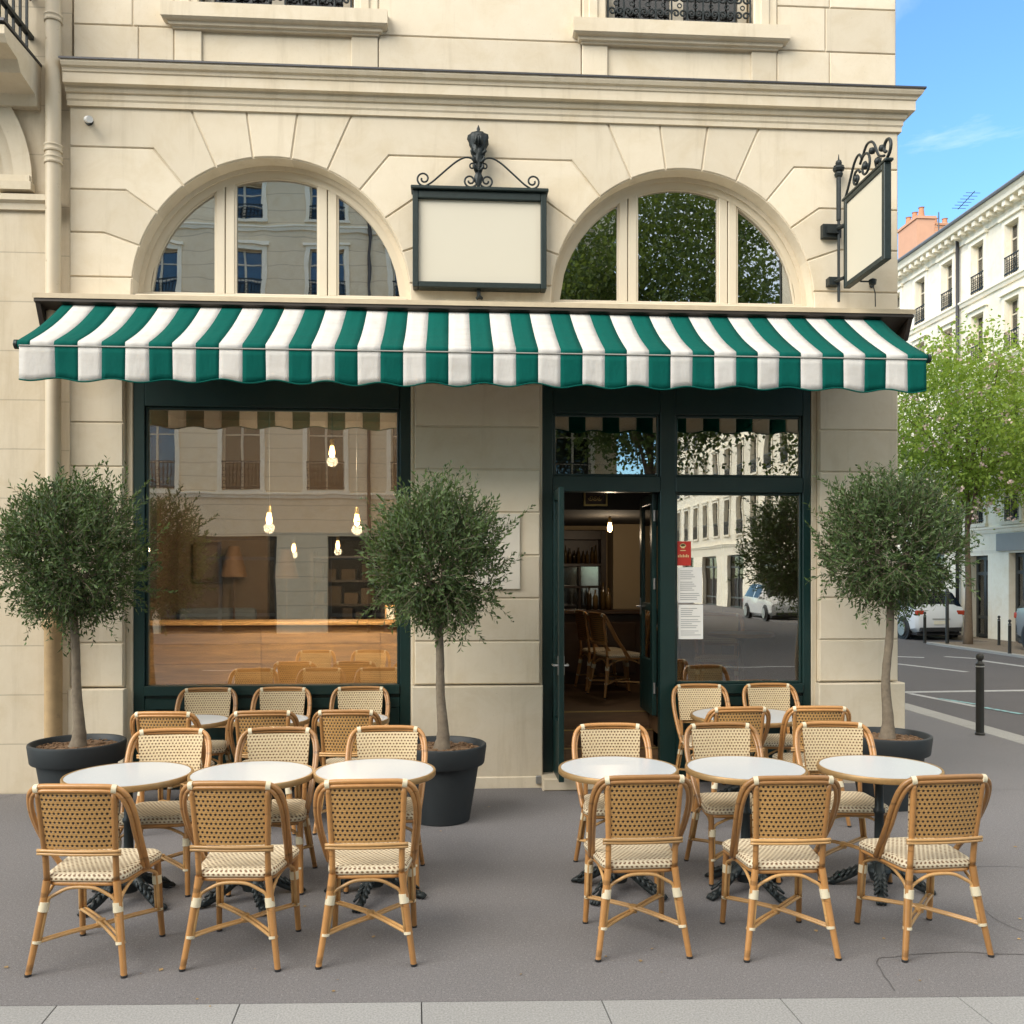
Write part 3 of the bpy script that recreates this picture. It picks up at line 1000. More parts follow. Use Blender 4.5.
# ================================================================= THINGS IN THE CAFE ROOMS
t = thing('window_counter', 'long honey oak counter with boarded front behind the big left window', 'counter', (-1.55, 1.1, 0.57))
c = MB()
for i, (a, b) in enumerate(((0.60, 0.80), (0.803, 1.0), (1.003, 1.19), (1.193, 1.365))):
    for j in range(3):
        x0 = -3.02 + j * 1.16
        c.box(x0, min(x0 + 1.157, 0.4), 1.05 + 0.002 * ((i + j) % 2), 1.08, a, b)
c.box(-3.02, 0.4, 1.081, 1.55, 0.60, 1.375)
c.build('front', M['counter_wood'], t, bevel=0.003)
c = MB(); c.box(-3.04, 0.42, 1.0, 1.58, 1.376, 1.41)
c.build('top', M['counter_wood'], t, bevel=0.006)
for x, w, h in ((-0.66, 0.11, 0.16),):
    b = MB(); b.box(x, x + w, 1.12, 1.18, 1.4105, 1.4105 + h)
    o = thing('framed_card', 'small oak framed card standing on the window counter', 'picture', (x + w / 2, 1.15, 1.4105))
    b.build('frame', M['counter_wood'], o, bevel=0.006)
    b = MB(); b.box(x + 0.015, x + w - 0.015, 1.116, 1.1195, 1.43, 1.39 + h)
    b.build('card', M['paper'], o)

t = thing('bar_counter', 'dark wooden bar with panelled front seen through the open cafe door', 'bar', (1.7, 2.9, 0.57))
c = MB(); c.box(0.80, 2.75, 2.82, 3.25, 0.571, 1.40)
for i in range(4):
    x = 0.86 + i * 0.47
    c.box(x, x + 0.40, 2.80, 2.8195, 0.70, 1.30)
c.build('front', M['wood_dark'], t, bevel=0.006)
c = MB(); c.box(0.76, 2.8, 2.74, 3.28, 1.401, 1.45)
c.build('top', M['wood_dark'], t, bevel=0.01)

t = thing('back_bar', 'dark framed mirror cabinet with bottle shelf behind the bar', 'cabinet', (1.70, 3.9, 1.2))
c = MB()
for a, b in ((1.33, 1.40), (1.94, 2.01)):
    c.box(a, b, 3.78, 3.99, 0.572, 2.45)
c.box(1.401, 1.939, 3.78, 3.99, 2.33, 2.45); c.box(1.401, 1.939, 3.78, 3.99, 1.98, 2.02); c.box(1.401, 1.939, 3.80, 3.99, 1.70, 1.73); c.box(1.401, 1.939, 3.78, 3.99, 1.30, 1.36)
c.box(1.65, 1.68, 3.80, 3.99, 1.361, 1.699); c.box(1.65, 1.68, 3.80, 3.99, 1.731, 1.979)
c.box(1.401, 1.939, 3.975, 3.99, 2.021, 2.329)
c.build('frame', M['wood_dark'], t, bevel=0.004)
c = MB()
for x0, x1 in ((1.401, 1.649), (1.681, 1.939)):
    c.box(x0, x1, 3.90, 3.91, 1.361, 1.699); c.box(x0, x1, 3.90, 3.91, 1.731, 1.979)
mm = simple('old_mirror', (0.55, 0.56, 0.57), 0.08, metal=0.95, var=0.15, scale=3)
c.build('mirror', mm, t)


def bottle(x, y, z, h, r, mat, label, grp):
    b = MB(); b.lathe([(r, 0), (r, h * .58), (r * .8, h * .68), (r * .35, h * .78), (r * .32, h), (0.001, h)], 12)
    o = b.build('bottle', mat, None, smooth=True, local=True)
    o.location = (x, y, z)
    tag(o, label, 'bottle', grp)
    return o


first = None
bm_ = simple('amber_bottle', (0.10, 0.06, 0.02), 0.1, var=0.3, per_object=0.6)
for i in range(9):
    x = 1.43 + i * 0.058 + RNG.uniform(-.008, .008)
    if first is None:
        first = bottle(x, 3.88, 2.021, 0.21, 0.022, bm_, 'small bottle in the row on the upper shelf behind the bar', 'bottles on the back bar shelf')
    else:
        o = first.copy(); COL.objects.link(o); o.location = (x, 3.88, 2.021); o.scale = (1, 1, RNG.uniform(.75, 1.15))
first = None
for i, (x, h) in enumerate(((1.66, .30), (1.74, .24), (1.83, .33), (1.90, .26))):
    if first is None:
        first = bottle(x, 2.95, 1.451, 0.28, 0.034, bm_, 'bottle in the cluster standing on the bar top', 'bottles standing on the bar')
    else:
        o = first.copy(); COL.objects.link(o); o.location = (x, 2.95 + 0.03 * (i % 2), 1.451); o.scale = (1, 1, h / .28)

t = thing('framed_emblem', 'small gilt framed emblem hung on the dark beam above the entrance', 'picture', (1.43, 0.985, 2.6))
c = MB()
c.box(1.31, 1.55, 0.96, 0.999, 2.555, 2.575); c.box(1.31, 1.55, 0.96, 0.999, 2.695, 2.715); c.box(1.31, 1.33, 0.96, 0.999, 2.576, 2.694); c.box(1.53, 1.55, 0.96, 0.999, 2.576, 2.694)
c.build('frame', M['metal_gold'], t, bevel=0.003)
c = MB(); c.box(1.331, 1.529, 0.98, 0.999, 2.576, 2.694)
c.build('backing', M['wood_dark'], t)
c = MB()
for k in range(3):
    P = spiral(1.385 + 0.045 * k, 2.635, 0.028, 0.006, 180, 640, 14)
    c.tube([(x, 0.975, z) for x, z in P], 0.005, 5)
c.build('ornament', M['metal_gold'], t)

# left room: pictures, lamp, banquette, shelves of the dim back room
pic = MB(); pic.box(-2.93, -2.62, 2.55, 2.598, 1.78, 2.24)
o = thing('framed_painting', 'dark framed painting on the brown wall left of the back room opening', 'picture', (-2.78, 2.6, 1.78))
pic.build('frame', M['wood_dark'], o, bevel=0.01)
pic = MB(); pic.box(-2.89, -2.66, 2.545, 2.5495, 1.82, 2.20)
pic.build('canvas', M['brown_wall'], o)
pic = MB(); pic.box(-3.099, -3.06, 1.35, 1.72, 1.60, 2.86)
o = thing('tall_painting', 'tall dark painting on the side wall beside the big window', 'picture', (-3.08, 1.5, 1.6))
pic.build('frame', M['wood_dark'], o, bevel=0.01)
pic = MB(); pic.box(-3.0595, -3.055, 1.39, 1.68, 1.64, 2.82)
pic.build('canvas', M['curtain_dark'], o)


def floor_lamp(x, y, h, label):
    o = thing('floor_lamp', label, 'lamp', (x, y, 0.57))
    b = MB(); b.lathe([(0.001, 0), (0.13, 0.0), (0.13, 0.02), (0.015, 0.04), (0.012, h - 0.3)], 16)
    b.build('stand', M['wood_dark'], o, smooth=True, local=True, auto=40)
    b = MB(); b.lathe([(0.15, h - 0.34), (0.06, h)], 24)
    b.f = b.f[:-2]; b.m = b.m[:-2]
    b.build('lamp_shade', M['lampshade'], o, smooth=True, local=True)


floor_lamp(-2.42, 2.35, 1.62, 'floor lamp with orange cone shade in the corner by the painting')
floor_lamp(-1.95, 2.95, 1.60, 'floor lamp with orange cone shade just inside the dim back room')
b = MB(); b.box(-3.05, -2.2, 2.05, 2.5, 0.571, 1.02); b.box(-3.05, -2.2, 2.42, 2.54, 1.021, 1.50)
tag(b.build('banquette', simple('grey_upholstery', (0.10, 0.115, 0.125), 0.8, var=0.15, scale=5, bmp=0.2), None, bevel=0.04, seg=3), 'grey upholstered banquette against the brown wall behind the counter', 'bench')
t = thing('bottle_rack', 'dim shelving stacked with boxes at the end of the back room', 'shelf', (-1.2, 5.2, 0.57))
b = MB()
for x in (-2.0, -1.0, 0.0):
    b.box(x, x + 0.05, 5.1, 5.45, 0.571, 2.2)
for k in range(5):
    for x in (-1.949, -0.949):
        b.box(x, x + 0.948, 5.12, 5.45, 0.75 + 0.34 * k, 0.78 + 0.34 * k)
b.build('shelf', M['wood_dark'], t)
b = MB()
for k in range(4):
    x = -1.93
    while x < -0.1:
        w = RNG.uniform(.08, .2); h = RNG.uniform(.12, .28)
        if not (-1.06 < x + w and x < -0.93):
            b.box(x, x + w, 5.14, 5.36, 0.781 + 0.34 * k, 0.781 + 0.34 * k + h)
        x += w + RNG.uniform(.02, .1)
b.build('boxes', simple('cardboard', (0.13, 0.09, 0.055), 0.8, var=0.2, per_island=0.5), t)

# hanging bulbs
def pendant(x, y, z, ztop, label, power=3.0):
    o = thing('pendant_lamp', label, 'lamp', (x, y, z), group='hanging filament bulbs')
    b = MB(); b.tube([(0, 0, 0.10), (0, 0, ztop - z)], 0.004, 6)
    b.build('cord', M['black_plastic'], o, local=True)
    b = MB(); b.lathe([(0.018, 0.05), (0.02, 0.06), (0.02, 0.10), (0.008, 0.115)], 12)
    b.build('socket', M['metal_gold'], o, smooth=True, local=True)
    b = MB(); b.lathe([(0.001, -0.055), (0.018, -0.048), (0.028, -0.02), (0.028, 0.0), (0.02, 0.03), (0.018, 0.05)], 16)
    b.build('bulb', M['bulb'], o, smooth=True, local=True)
    li = bpy.data.lights.new('bulb_light', 'POINT'); li.energy = power; li.color = (1.0, 0.80, 0.56); li.shadow_soft_size = 0.05
    lo = bpy.data.objects.new('bulb_light', li); COL.objects.link(lo); lo.parent = o; lo.location = (0, 0, -0.09)
    return o


pendant(-1.65, 0.36, 2.385, 3.64, 'lit bulb on a long cord, left of two at mid height behind the big window', 24.0)
pendant(-0.86, 0.36, 2.375, 3.64, 'lit bulb on a long cord beside the middle olive tree, behind the big window', 24.0)
pendant(-1.09, 0.40, 3.0, 3.64, 'lit bulb on a short cord, topmost behind the big window', 24.0)
pendant(-2.02, 3.9, 2.22, 3.64, 'lit bulb low in the left of the dim back room')
pendant(-1.46, 3.9, 2.26, 3.64, 'lit bulb low in the middle of the dim back room')
pendant(1.75, 2.0, 2.40, 2.52, 'lit bulb close under the dark ceiling inside the cafe door')
# ================================================================= AWNING
aw = thing('awning', 'green and white striped awning with scalloped valance stretched over both shopfronts', 'awning', (0.3, 0.0, 3.35))
AX0, AX1 = -3.24, 3.79
ST = 0.1735
edges = [AX0, AX0 + 0.095]
while edges[-1] + ST < AX1 - 0.02:
    edges.append(edges[-1] + ST)
edges.append(AX1)
RY, RZ = -1.0, 3.632                       # front bar
def canopy_pt(x, t, lift=0.0):
    """t = 0 at the roller under the hood, 1 at the front bar"""
    y = -0.12 + (RY + 0.12) * t
    z = 4.19 + (RZ - 4.19) * t - 0.032 * math.sin(PI * t) - 0.012 * math.sin(PI * t) * math.sin((x + 3.2) * 2.7)
    return (x, y, z + lift)
c = MB()
for i in range(len(edges) - 1):
    x0, x1 = edges[i], edges[i + 1]
    nx, ny = 3, 12
    vs, fs = [], []
    for a in range(nx + 1):
        x = x0 + (x1 - x0) * a / nx
        for b in range(ny + 1):
            vs.append(canopy_pt(x, b / ny))
        for k in range(1, 7):                      # round over the front bar
            an = rad(35 + 22 * k)
            vs.append((x, RY + 0.012 - 0.034 * math.sin(an), RZ - 0.03 + 0.034 * math.cos(an) + 0.002))
    m = ny + 7
    for a in range(nx):
        for b in range(m - 1):
            fs.append((a * m + b, (a + 1) * m + b, (a + 1) * m + b + 1, a * m + b + 1))
    c.add(vs, fs, i % 2)
cn = c.build('canopy', [M['fab_green'], M['fab_white']], aw, smooth=True)
md = cn.modifiers.new('thickness', 'SOLIDIFY'); md.thickness = 0.003
v = MB()
trim = []
vedges = [AX0 + 0.012, AX0 + 0.27] + [e for e in edges[3:-1]] + [AX1 - 0.012]
def val_bottom(x):
    return 3.338 + 0.014 * math.cos((x + 2.15) / 0.40 * 2 * PI) + 0.004 * math.sin(x * 3.1)
for i in range(len(vedges) - 1):
    x0, x1 = vedges[i], vedges[i + 1]
    nx, nz = 5, 5
    vs, fs = [], []
    for a in range(nx + 1):
        x = x0 + (x1 - x0) * a / nx
        zb = val_bottom(x)
        for b in range(nz + 1):
            t = b / nz
            vs.append((x, RY - 0.016 + (0.010 * math.sin(x * 8.0) + 0.007 * math.sin(x * 17 + 1)) * t, RZ - 0.045 + (zb - RZ + 0.045) * t))
    for a in range(nx):
        for b in range(nz):
            k = a * (nz + 1) + b
            fs.append((k, k + 1, k + nz + 2, k + nz + 1))
    v.add(vs, fs, (i + 1) % 2)
va = v.build('valance', [M['fab_green'], M['fab_white']], aw, smooth=True)
md = va.modifiers.new('thickness', 'SOLIDIFY'); md.thickness = 0.003
n = 260
tp = [(AX0 + 0.012 + (AX1 - AX0 - 0.024) * i / n,) for i in range(n + 1)]
t = MB(); t.tube([(x[0], RY - 0.016 + 0.010 * math.sin(x[0] * 8.0) + 0.007 * math.sin(x[0] * 17 + 1), val_bottom(x[0])) for x in tp], 0.0055, 6)
t.build('edging', M['fab_green'], va, smooth=True)
t = MB(); t.tube([(AX0 + 0.012, RY - 0.020, RZ - 0.043), (AX1 - 0.012, RY - 0.020, RZ - 0.043)], 0.006, 6)
t.build('seam', simple('grey_rope', (0.35, 0.34, 0.31), 0.7), va)
b = MB(); b.tube([(AX0 - 0.01, RY + 0.012, RZ - 0.03), (AX1 + 0.01, RY + 0.012, RZ - 0.03)], 0.030, 14)
for x in (AX0 - 0.018, AX1 + 0.018):
    b.lathe([(0.001, -0.012), (0.036, -0.012), (0.036, 0.012), (0.001, 0.012)], 16, (x, RY + 0.012, RZ - 0.03), axis='x')
b.build('front_bar', M['iron_green'], aw, smooth=True, auto=40)
for x in (-2.3, -0.4, 1.4, 3.0):
    b = MB(); b.tube([(x, -0.10, 4.06), (x + 0.55, -0.5, 3.80), (x + 0.1, RY + 0.03, RZ - 0.03)], 0.022, 8)
    b.build('arm', M['iron_green'], aw)
h = MB()
h.add([(-3.46, -0.27, 4.205), (4.075, -0.27, 4.205), (4.075, 0.02, 4.255), (-3.46, 0.02, 4.255),
       (-3.46, -0.27, 4.165), (4.075, -0.27, 4.165), (4.075, 0.02, 4.235), (-3.46, 0.02, 4.235)],
      [(0, 1, 2, 3), (7, 6, 5, 4), (0, 4, 5, 1), (1, 5, 6, 2), (3, 2, 6, 7), (0, 3, 7, 4)])
h.build('hood', M['hood_top'], aw)
h = MB()
h.add([(-3.45, -0.262, 4.164), (4.065, -0.262, 4.164), (4.065, 0.02, 4.233), (-3.45, 0.02, 4.233),
       (-3.45, -0.262, 4.14), (4.065, -0.262, 4.14), (4.065, 0.02, 4.04), (-3.45, 0.02, 4.04)],
      [(0, 1, 2, 3), (7, 6, 5, 4), (0, 4, 5, 1), (1, 5, 6, 2), (3, 2, 6, 7), (0, 3, 7, 4)])
for x in (-3.445, 4.02):
    h.add([(x, -0.25, 4.139), (x, 0.015, 4.139), (x, 0.015, 3.96), (x, -0.16, 3.96), (x + 0.04, -0.25, 4.139), (x + 0.04, 0.015, 4.139), (x + 0.04, 0.015, 3.96), (x + 0.04, -0.16, 3.96)],
          [(0, 3, 2, 1), (4, 5, 6, 7), (0, 1, 5, 4), (1, 2, 6, 5), (2, 3, 7, 6), (3, 0, 4, 7)])
h.build('hood_end', M['hood_dark'], aw)


# ================================================================= SIGNS ON THE FRONT
def scroll(mb, pts, r, plane):
    mb.tube([plane(x, z) for x, z in pts], r, 6)


sg = thing('wall_sign', 'blank cream sign board in dark green frame between the two arches', 'sign', (0.25, -0.03, 4.36))
X0, X1, Z0, Z1 = -0.335, 0.83, 4.365, 5.205
f = MB()
f.box(X0, X0 + 0.05, -0.12, 0.0, Z0, Z1); f.box(X1 - 0.05, X1, -0.12, 0.0, Z0, Z1)
f.box(X0 + 0.0505, X1 - 0.0505, -0.12, 0.0, Z0, Z0 + 0.05); f.box(X0 + 0.0505, X1 - 0.0505, -0.12, 0.0, Z1 - 0.07, Z1)
f.box(X0 - 0.015, X1 + 0.015, -0.15, 0.0, Z1 + 0.001, Z1 + 0.03)
f.build('frame', M['iron_green'], sg, bevel=0.006)
f = MB(); f.box(X0 + 0.051, X1 - 0.051, -0.085, -0.01, Z0 + 0.051, Z1 - 0.071)
f.build('board', M['panel'], sg)
cx, zb = 0.235, Z1 + 0.032
pl = lambda x, z: (x, -0.09, z)
ir = MB()
for s_ in (-1, 1):
    S = lambda P: [(cx + s_ * x, zb + z) for x, z in P]
    # long S scroll from the crest to the corner
    P = smooth_path([(0.03, 0.22, 0), (0.06, 0.262, 0), (0.12, 0.268, 0), (0.20, 0.225, 0), (0.31, 0.13, 0), (0.40, 0.05, 0), (0.46, 0.012, 0)], 5)
    P = [(p.x, p.y) for p in P] + spiral(0.475, 0.075, 0.063, 0.018, 265, 265 + 470, 24)
    scroll(ir, S(P), 0.0085, pl)
    scroll(ir, S(spiral(0.072, 0.068, 0.062, 0.014, 200, 200 + 520, 24)), 0.0085, pl)
    scroll(ir, S(spiral(0.052, 0.195, 0.032, 0.009, 190, 190 - 460, 18)), 0.0075, pl)
ir.build('scrollwork', M['iron'], sg, smooth=True)
cr = MB()
prof = [(0.012, 0.02), (0.03, 0.06), (0.036, 0.10), (0.024, 0.13), (0.034, 0.16), (0.040, 0.21), (0.046, 0.24), (0.043, 0.26), (0.056, 0.30), (0.062, 0.33), (0.058, 0.345), (0.078, 0.39), (0.086, 0.43), (0.080, 0.465), (0.055, 0.485), (0.030, 0.495), (0.012, 0.50), (0.016, 0.52), (0.010, 0.535), (0.003, 0.555)]
nn_ = 28; vs, fs = [], []
for i, (r, z) in enumerate(prof):
    for q in range(nn_):
        a = 2 * PI * q / nn_
        k = r * (1 + 0.16 * math.cos(7 * a + (PI if i % 4 < 2 else 0)) * (1 if r > 0.02 else 0))
        vs.append((cx + k * math.cos(a), -0.09 + k * 0.7 * math.sin(a), zb + z))
for i in range(len(prof) - 1):
    for q in range(nn_):
        l = (q + 1) % nn_
        fs.append((i * nn_ + q, i * nn_ + l, (i + 1) * nn_ + l, (i + 1) * nn_ + q))
cr.add(vs, fs)
for k in range(3):                                           # leaves of the finial
    for s_ in (-1, 1):
        z = 0.15 + 0.07 * k
        w = 0.03 + 0.010 * k
        cr.tube([(cx + s_ * w * 0.5, -0.11, zb + z), (cx + s_ * (w + 0.012), -0.12, zb + z + 0.03), (cx + s_ * (w + 0.004), -0.125, zb + z + 0.055)], [0.016, 0.014, 0.005], 6)
for k in range(3):
    cr.tube([(cx - 0.03 + 0.03 * k, -0.15, zb + 0.36), (cx + (k - 1) * 0.018, -0.165, zb + 0.42), (cx, -0.14, zb + 0.455)], [0.01, 0.014, 0.006], 6)
o = cr.build('finial', M['iron'], sg, smooth=True)
o.scale = (1, 1, 1)
f = MB(); f.tube([(cx - 0.01, -0.06, 4.29), (cx + 0.01, -0.10, 4.30), (cx + 0.03, -0.07, 4.285)], 0.015, 6); f.box(cx - 0.01, cx + 0.02, -0.08, 0, 4.30, 4.364)
f.build('bracket', M['iron'], sg)

bs = thing('hanging_sign', 'blank cream projecting sign with iron scrolls on the corner pier', 'sign', (3.5, -0.1, 4.4))
BX = 3.495
BY0, BY1, BZ0, BZ1 = -0.17, -0.95, 4.405, 5.185
f = MB()
f.box(BX - 0.03, BX + 0.03, BY0 - 0.05, BY0, BZ0, BZ1); f.box(BX - 0.03, BX + 0.03, BY1, BY1 + 0.05, BZ0, BZ1)
f.box(BX - 0.03, BX + 0.03, BY1 + 0.0505, BY0 - 0.0505, BZ0, BZ0 + 0.045); f.box(BX - 0.03, BX + 0.03, BY1 + 0.0505, BY0 - 0.0505, BZ1 - 0.045, BZ1)
f.box(BX - 0.036, BX + 0.036, BY1 - 0.03, BY0 + 0.03, BZ1 + 0.001, BZ1 + 0.025)
f.build('frame', M['iron_green'], bs, bevel=0.005)
f = MB(); f.box(BX - 0.018, BX + 0.018, BY1 + 0.051, BY0 - 0.051, BZ0 + 0.046, BZ1 - 0.046)
f.build('board', M['panel'], bs)
ir = MB(); pl2 = lambda y, z: (BX, y, z)
zt = BZ1 + 0.026
P = smooth_path([(BY0 + 0.02, zt + 0.02, 0), (BY0 - 0.05, zt + 0.10, 0), (BY0 - 0.16, zt + 0.24, 0), (BY0 - 0.25, zt + 0.27, 0), (BY0 - 0.31, zt + 0.21, 0)], 6)
scroll(ir, [(p.x, p.y) for p in P], 0.011, pl2)
scroll(ir, spiral(BY0 - 0.37, zt + 0.12, 0.115, 0.02, 30, 520, 30), 0.011, pl2)
scroll(ir, spiral(BY0 - 0.20, zt + 0.085, 0.075, 0.015, 160, -330, 24), 0.011, pl2)
P = smooth_path([(BY0 - 0.30, zt + 0.20, 0), (BY0 - 0.40, zt + 0.285, 0), (BY0 - 0.52, zt + 0.25, 0), (BY0 - 0.62, zt + 0.10, 0), (BY0 - 0.72, zt + 0.05, 0)], 6)
scroll(ir, [(p.x, p.y) for p in P], 0.011, pl2)
scroll(ir, spiral(BY1 + 0.02, zt + 0.10, 0.085, 0.03, 260, -80, 22), 0.013, pl2)
scroll(ir, spiral(BY0 - 0.60, zt + 0.06, 0.055, 0.012, 180, 600, 20), 0.010, pl2)
for y, z in ((BY0 - 0.37, 0.12), (BY0 - 0.20, 0.085), (BY0 - 0.60, 0.06), (BY0 - 0.5, 0.19), (BY0 - 0.68, 0.13)):
    ir.lathe([(0.001, -0.03), (0.024, -0.02), (0.03, 0.0), (0.024, 0.02), (0.001, 0.03)], 8, (BX, y, zt + z), axis='x')
ir.build('scrollwork', M['iron'], bs, smooth=True)
f = MB()
f.tube([(BX - 0.03, -0.07, 4.32), (BX - 0.03, -0.07, 5.52)], 0.013, 8)
f.tube([(BX - 0.03, -0.07, 5.05), (BX - 0.03, -0.07, 5.52)], 0.022, 8)
for z, r in ((5.46, 0.04), (5.51, 0.055), (5.56, 0.03)):
    f.lathe([(0.004, -0.035), (r * 0.8, -0.02), (r, 0.0), (r * 0.8, 0.02), (0.004, 0.035)], 8, (BX - 0.03, -0.07, z))
f.tube([(BX - 0.03, -0.07, 5.55), (BX - 0.03, -0.07, 5.64)], [0.012, 0.003], 6)
for dx, dz in ((-0.06, 5.5), (0.0, 5.5)):
    f.tube([(BX - 0.03, -0.07, 5.46), (BX + dx, -0.075, dz + 0.04)], [0.014, 0.02], 6)
f.box(BX - 0.17, BX + 0.0, -0.06, 0.0, 4.90, 5.02); f.box(BX - 0.14, BX - 0.03, -0.09, -0.0605, 4.93, 4.99)
f.box(BX - 0.12, BX - 0.02, -0.08, 0.0, 4.47, 4.54)
f.tube([(BX - 0.07, -0.06, 4.5), (BX - 0.03, -0.18, 4.5)], 0.016, 8); f.tube([(BX - 0.05, -0.06, 4.97), (BX - 0.01, -0.19, 4.97)], 0.02, 8)
f.build('bracket', M['iron'], bs)
f = MB()
f.lathe([(0.005, -0.03), (0.03, -0.02), (0.034, 0.02), (0.005, 0.035)], 10, (BX + 0.13, -0.40, 4.395)); f.tube([(BX + 0.13, -0.40, 4.38), (BX + 0.18, -0.34, 4.32), (BX + 0.21, -0.28, 4.22)], 0.005, 5)
f.tube([(BX + 0.02, -0.40, 4.40), (BX + 0.13, -0.40, 4.40)], 0.008, 5)
f.build('sign_lamp', M['iron'], bs)
f = MB(); f.lathe([(0.001, -0.01), (0.02, -0.01), (0.02, 0.01), (0.001, 0.01)], 10, (3.80, -0.005, 4.49), axis='y')
tag(f.build('wall_bolt', M['iron'], None, loc=(3.80, 0, 4.49)), 'small dark bolt in the corner pier under the hanging sign', 'bolt')

cm = thing('security_camera', 'small white security camera high on the left of the front', 'camera', (-3.08, 0.0, 5.74))
f = MB(); f.lathe([(0.001, -0.004), (0.035, -0.004), (0.035, 0.02), (0.001, 0.02)], 12, (-3.10, -0.015, 5.76), axis='y'); f.tube([(-3.10, -0.02, 5.76), (-3.08, -0.07, 5.74)], 0.010, 6)
f.build('mount', M['iron'], cm)
f = MB(); f.tube([(-3.10, -0.05, 5.755), (-3.04, -0.15, 5.71)], 0.028, 12)
f.build('body', M['linen'], cm, smooth=True, auto=50)

f = MB(); f.slab(rect(0.20, 0.605, 1.745, 2.41), -0.025, -0.001, cham=0.004)
tag(f.build('wall_plaque', M['plaque'], None, loc=(0.4, 0, 2.08)), 'blank pale stone plaque on the pier behind the middle olive tree', 'plaque')
f = MB(); f.box(0.74, 0.79, -0.09, -0.056, 0.04, 0.11)
tag(f.build('drain_tap', M['steel'], None, loc=(0.76, -0.07, 0.04), bevel=0.006), 'small metal tap box at the foot of the pier by the doorstep', 'tap')

# notices stuck inside the right-hand window
def notice(z0, z1, x0, x1, label):
    o = thing('menu_sheet', label, 'menu', ((x0 + x1) / 2, 0.112, z0), group='menus in the window')
    f = MB(); f.box(x0, x1, 0.0945, 0.0965, z0, z1); f.build('sheet', M['paper'], o)
    f = MB(); z = z1 - 0.035; k = 0
    while z > z0 + 0.02:
        w = (x1 - x0) * RNG.uniform(0.45, 0.82)
        f.box(x0 + 0.02, x0 + 0.02 + w, 0.0925, 0.0940, z, z + 0.005)
        z -= 0.018 + (0.012 if k % 5 == 4 else 0); k += 1
    f.build('printed_lines', M['ink'], o)
notice(1.62, 1.94, 2.045, 2.265, 'upper of two white menu sheets taped on the right window')
notice(1.29, 1.60, 2.05, 2.275, 'lower of two white menu sheets taped on the right window')
o = thing('red_sticker', 'red sticker with small yellow emblem on the right window above the menus', 'sticker', (2.1, 0.112, 1.97))
f = MB(); f.box(2.037, 2.165, 0.0945, 0.0965, 1.955, 2.175); f.build('sheet', M['red_sign'], o)
f = MB()
for k in range(5):
    a = rad(36 * k + 18)
    f.lathe([(0.001, 0), (0.012, 0), (0.012, 0.001), (0.001, 0.001)], 8, (2.09 + 0.018 * math.cos(a), 0.0935, 2.13 + 0.014 * math.sin(a)), axis='y')
f.box(2.075, 2.105, 0.0925, 0.094, 2.112, 2.126)
f.box(2.065, 2.115, 0.0925, 0.094, 2.088, 2.095)
for k in range(7):
    f.box(2.045 + k * 0.015, 2.053 + k * 0.015, 0.0925, 0.094, 2.03, 2.048 + 0.008 * ((k * 3) % 2))
f.build('print', M['cream_ink'], o)
# ================================================================= RATTAN CHAIR
def seat_outline(k=0.0, n=6):
    """rounded trapezoid, front towards +Y; k insets it"""
    fw, bw, y1, y0, r = 0.225 - k, 0.192 - k, 0.225 - k, -0.205 + k, 0.065
    pts = []
    for cx, cy, a0 in ((fw - r, y1 - r, 0), (-fw + r, y1 - r, 90), (-bw + r, y0 + r, 180), (bw - r, y0 + r, 270)):
        for i in range(n + 1):
            a = rad(a0 + 90 * i / n)
            pts.append((cx + r * math.cos(a), cy + r * math.sin(a)))
    return pts


def back_y(x, z):
    return -0.205 - (z - 0.46) * 0.145 - 0.018 * (1 - (x / 0.17) ** 2)


